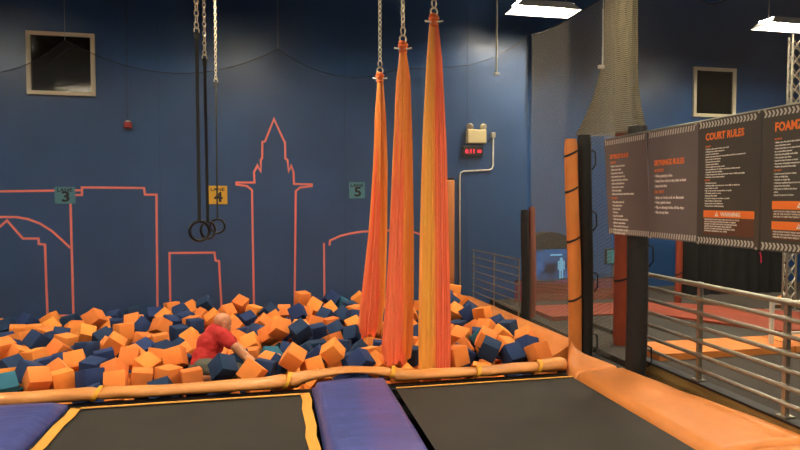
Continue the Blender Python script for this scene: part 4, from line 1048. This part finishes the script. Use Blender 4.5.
-1767,5497,-171,-45,-9,81,0, -3879,5453,-172,-7,11,98,0, -3593,7307,-173,-36,19,127,0, 441,7979,-174,-7,10,-72,1, 855,7727,-176,-8,9,57,1, -4081,7458,-176,-38,15,88,0,
-3417,6543,-178,-46,38,162,0, 1622,8473,-179,51,-28,53,1, 513,8552,-180,-22,44,152,0, -1101,6523,-181,1,11,13,0, -3598,8108,-181,49,-22,-79,1, -1066,6316,-182,-3,5,17,0,
-78,7814,-183,33,13,116,0, -2352,5443,-188,3,-1,-156,0, 1659,6330,-189,-47,-52,147,0, -4060,6030,-189,7,-11,-57,0, -422,8027,-190,11,11,150,0, -1398,8683,-190,-40,-54,-27,1,
2248,8420,-191,-37,0,50,1, -3848,5867,-191,10,-42,-147,0, 2007,6609,-194,8,2,-111,1, 1352,8743,-195,10,-28,125,1, 1434,7908,-195,-25,28,-116,0, -714,8171,-195,-9,-3,-17,0,
533,7144,-196,-5,1,-141,1, 2161,7762,-196,-13,-7,-82,1, -2375,7938,-196,9,-2,-62,1, -2936,6474,-196,-28,50,77,0, 1808,6720,-198,-13,-28,-70,0, -3081,5687,-198,3,-7,-166,1,
441,7609,-199,42,-48,170,1, -2063,7422,-199,-45,-6,103,1, -3697,6377,-200,-1,9,-154,0, -192,8281,-202,5,6,43,1, -2126,8092,-202,34,-47,81,1, -2346,7292,-203,32,4,-76,1,
825,7430,-204,2,-8,123,1, -3725,8391,-204,1,-7,167,1, 2436,7363,-204,-53,19,-136,0, -2457,8633,-206,32,32,95,0, -3883,6541,-207,0,-28,-104,0, -877,6652,-208,-4,-2,-87,1,
1681,8027,-208,33,1,178,0, 1236,5773,-209,3,7,-87,0, 395,8242,-209,-35,47,-172,0, -1703,6697,-209,-2,48,-164,0, 1994,6360,-212,-26,7,-118,1, -1924,6345,-212,52,-5,-78,0,
-801,7939,-214,11,-10,166,0, 2121,7971,-215,8,12,-149,1, 597,5483,-215,-3,-10,139,1, -3630,8608,-216,1,0,-105,1, 771,8576,-216,5,-7,81,0, -3388,8323,-216,12,-38,118,1,
-1797,5750,-216,38,38,-115,0, -2161,6973,-217,51,-13,-62,0, -2594,7824,-217,-45,-40,-49,0, -2229,5674,-218,-21,-41,-29,2, -598,7005,-219,-22,-33,7,0, 1917,7729,-221,-8,-34,-82,1,
91,6834,-221,17,34,78,1, -819,7460,-221,54,-9,-141,0, -1601,6469,-224,-22,52,-169,0, -2023,8856,-224,6,-47,-98,0, 324,7309,-226,-43,-27,-119,1, -1827,6962,-226,-10,-49,39,0,
-391,8573,-226,-41,1,46,1, -649,6602,-227,19,-29,62,1, -2512,6740,-227,-2,-1,49,1, -1500,5780,-227,-19,38,124,0, -2394,8294,-228,-45,-20,28,1, -3929,8618,-229,7,10,100,0,
-2063,7676,-231,-5,-1,-33,1, -2581,7501,-232,0,-3,101,1, 1495,6875,-235,-21,-49,-89,1, -4004,6273,-236,-11,4,148,1, 1373,7240,-236,-50,-30,-170,1, -1846,8600,-238,-47,2,-49,0,
-3127,7986,-240,-38,38,-157,1, -1913,7203,-242,13,-8,64,1, -3863,8052,-242,-26,46,146,0, -2921,7056,-243,-12,-34,165,0, -1303,8443,-246,50,36,-169,1, -474,8832,-246,-42,-10,-171,0,
-1275,8103,-247,52,24,-167,1, -1757,6042,-247,4,40,150,1, -3484,7821,-250,47,-49,-68,1, 356,8727,-251,52,19,46,1, -246,7136,-254,-48,-32,-110,1, -3303,6954,-254,44,2,-70,1,
1654,7655,-254,-22,-42,-117,0, -2946,7735,-255,8,-27,-114,1, -2704,8248,-261,52,23,63,0, -3576,6006,-262,28,50,96,1, -1341,7518,-265,-45,11,-59,1, -3221,8675,-266,10,1,-55,1,
1217,6890,-268,-30,5,-98,1, -3231,5944,-272,-51,16,-136,1, -2900,6769,-273,50,3,21,0, 1136,5551,-274,18,-20,54,1, 2097,7365,-274,47,-23,-86,1, -3781,6978,-274,39,9,-38,1,
1882,7025,-275,5,2,46,1, -2965,8813,-276,10,-37,63,1, -253,6850,-276,0,-51,-107,1, -3360,7332,-276,29,18,111,0, -3026,6111,-281,13,-19,67,1, 1140,8497,-281,21,-11,114,1,
-2166,8365,-285,-20,6,-69,0, -2160,5943,-286,-3,-44,-148,1, -2822,5865,-291,-44,16,91,0, -2258,7558,-292,5,5,-149,0, -463,7686,-296,37,-31,163,1, -672,8427,-304,12,21,-151,0,
133,6334,-306,-20,-35,135,0, -2435,6168,-307,50,-38,95,1, 339,6834,-310,-40,-41,-1,0, -1275,5670,-312,-40,-44,-37,1, ]
def cube_mesh(name, m, seed):
    bm = bmesh.new(); bmesh.ops.create_cube(bm, size=.178)
    rnd = random.Random(seed)
    for v in bm.verts: v.co += Vector((rnd.uniform(-1, 1), rnd.uniform(-1, 1), rnd.uniform(-1, 1)))*.0012
    bmesh.ops.bevel(bm, geom=bm.edges[:], offset=.006, segments=2, profile=.5, affect='EDGES')
    me = bpy.data.meshes.new(name); bm.to_mesh(me); bm.free(); me.materials.append(MATS[m])
    me.polygons.foreach_set('use_smooth', [True]*len(me.polygons)); me.set_sharp_from_angle(angle=math.radians(40))
    return me
KIND = (('orange', 'foam_orange'), ('navy', 'foam_navy'), ('teal', 'foam_teal'))
PROTO = [[cube_mesh('foam_cube', m, 10*i+j) for j in range(5)] for i, (_, m) in enumerate(KIND)]
items = []
for j in range(0, len(DATA), 7):
    x, y, z, a, b, c, k = DATA[j:j+7]
    items.append((Vector((x, y, z))/1000, Euler((math.radians(a), math.radians(b), math.radians(c))), k))
N_SOLO = 276
ORD = ['leftmost', 'second', 'third', 'fourth', 'fifth', 'sixth', 'seventh', 'eighth', 'ninth', 'tenth', '11th', '12th', '13th', '14th', '15th', '16th', '17th', '18th']
rest = MB(); rest_k = []
cells = {}
for i, (p_, e_, k) in enumerate(items):
    if i >= N_SOLO: continue
    o = bpy.data.objects.new('foam_cube', PROTO[k][i % 5]); o.location = p_; o.rotation_euler = e_; C.objects.link(o)
    px, py, d = proj(p_)
    row = 'at the front roll' if p_.y < 5.75 else 'just behind the front row' if p_.y < 6.5 else 'in mid heap' if p_.y < 7.4 else 'in the far heap' if p_.y < 8.3 else 'against the blue wall'
    zone = 'left of lane 3' if px < 68 else 'between lanes 3 and 4' if px < 178 else 'around the man' if px < 262 else 'right of the man' if px < 358 else 'among the silks' if px < 452 else 'right of the silks'
    cells.setdefault((row, zone, k), []).append((px, o))
for (row, zone, k), L in cells.items():
    L.sort(key=lambda q: q[0])
    for j, (px, o) in enumerate(L):
        n_ = ORD[j] if j < len(ORD) else '%dth' % (j+1)
        lab = ('only ' if len(L) == 1 else '')+('leftmost ' if len(L) > 1 and j == 0 else '')+KIND[k][0]+' foam cube '+row+', '+zone+('' if len(L) == 1 or j == 0 else ', '+n_+' from left')
        tag(o, lab, 'foam cube', 'foam cubes in the pit')
# the smaller showing remainder of the heap, one body of cubes
verts, faces, mi = [], [], []
for i, (p_, e_, k) in enumerate(items[N_SOLO:]):
    M_ = Matrix.Translation(p_) @ e_.to_matrix().to_4x4(); b = len(verts); me0 = PROTO[k][i % 5]
    verts += [M_ @ v.co for v in me0.vertices]
    for f in me0.polygons: faces.append([b+v for v in f.vertices]); mi.append(k)
me = bpy.data.meshes.new('foam_cube_heap'); me.from_pydata(verts, [], faces)
for _, m in KIND: me.materials.append(MATS[m])
me.polygons.foreach_set('material_index', mi)
me.polygons.foreach_set('use_smooth', [True]*len(mi)); me.set_sharp_from_angle(angle=math.radians(40))
o = bpy.data.objects.new('foam_cube_heap', me); C.objects.link(o)
tag(o, 'orange, navy and teal foam cubes filling the pit beneath and between the others', 'foam cubes', 'foam cubes in the pit', 'stuff')

# ------------------------------------------------------------------ world and exposure
w = bpy.data.worlds.new('world'); SC.world = w; w.use_nodes = True
w.node_tree.nodes['Background'].inputs[0].default_value = (.5, .55, .65, 1)
w.node_tree.nodes['Background'].inputs[1].default_value = .02
SC.view_settings.view_transform = 'Standard'; SC.view_settings.look = 'None'; SC.view_settings.gamma = 1
SC.view_settings.exposure = 1.95; SC.view_settings.use_curve_mapping = False
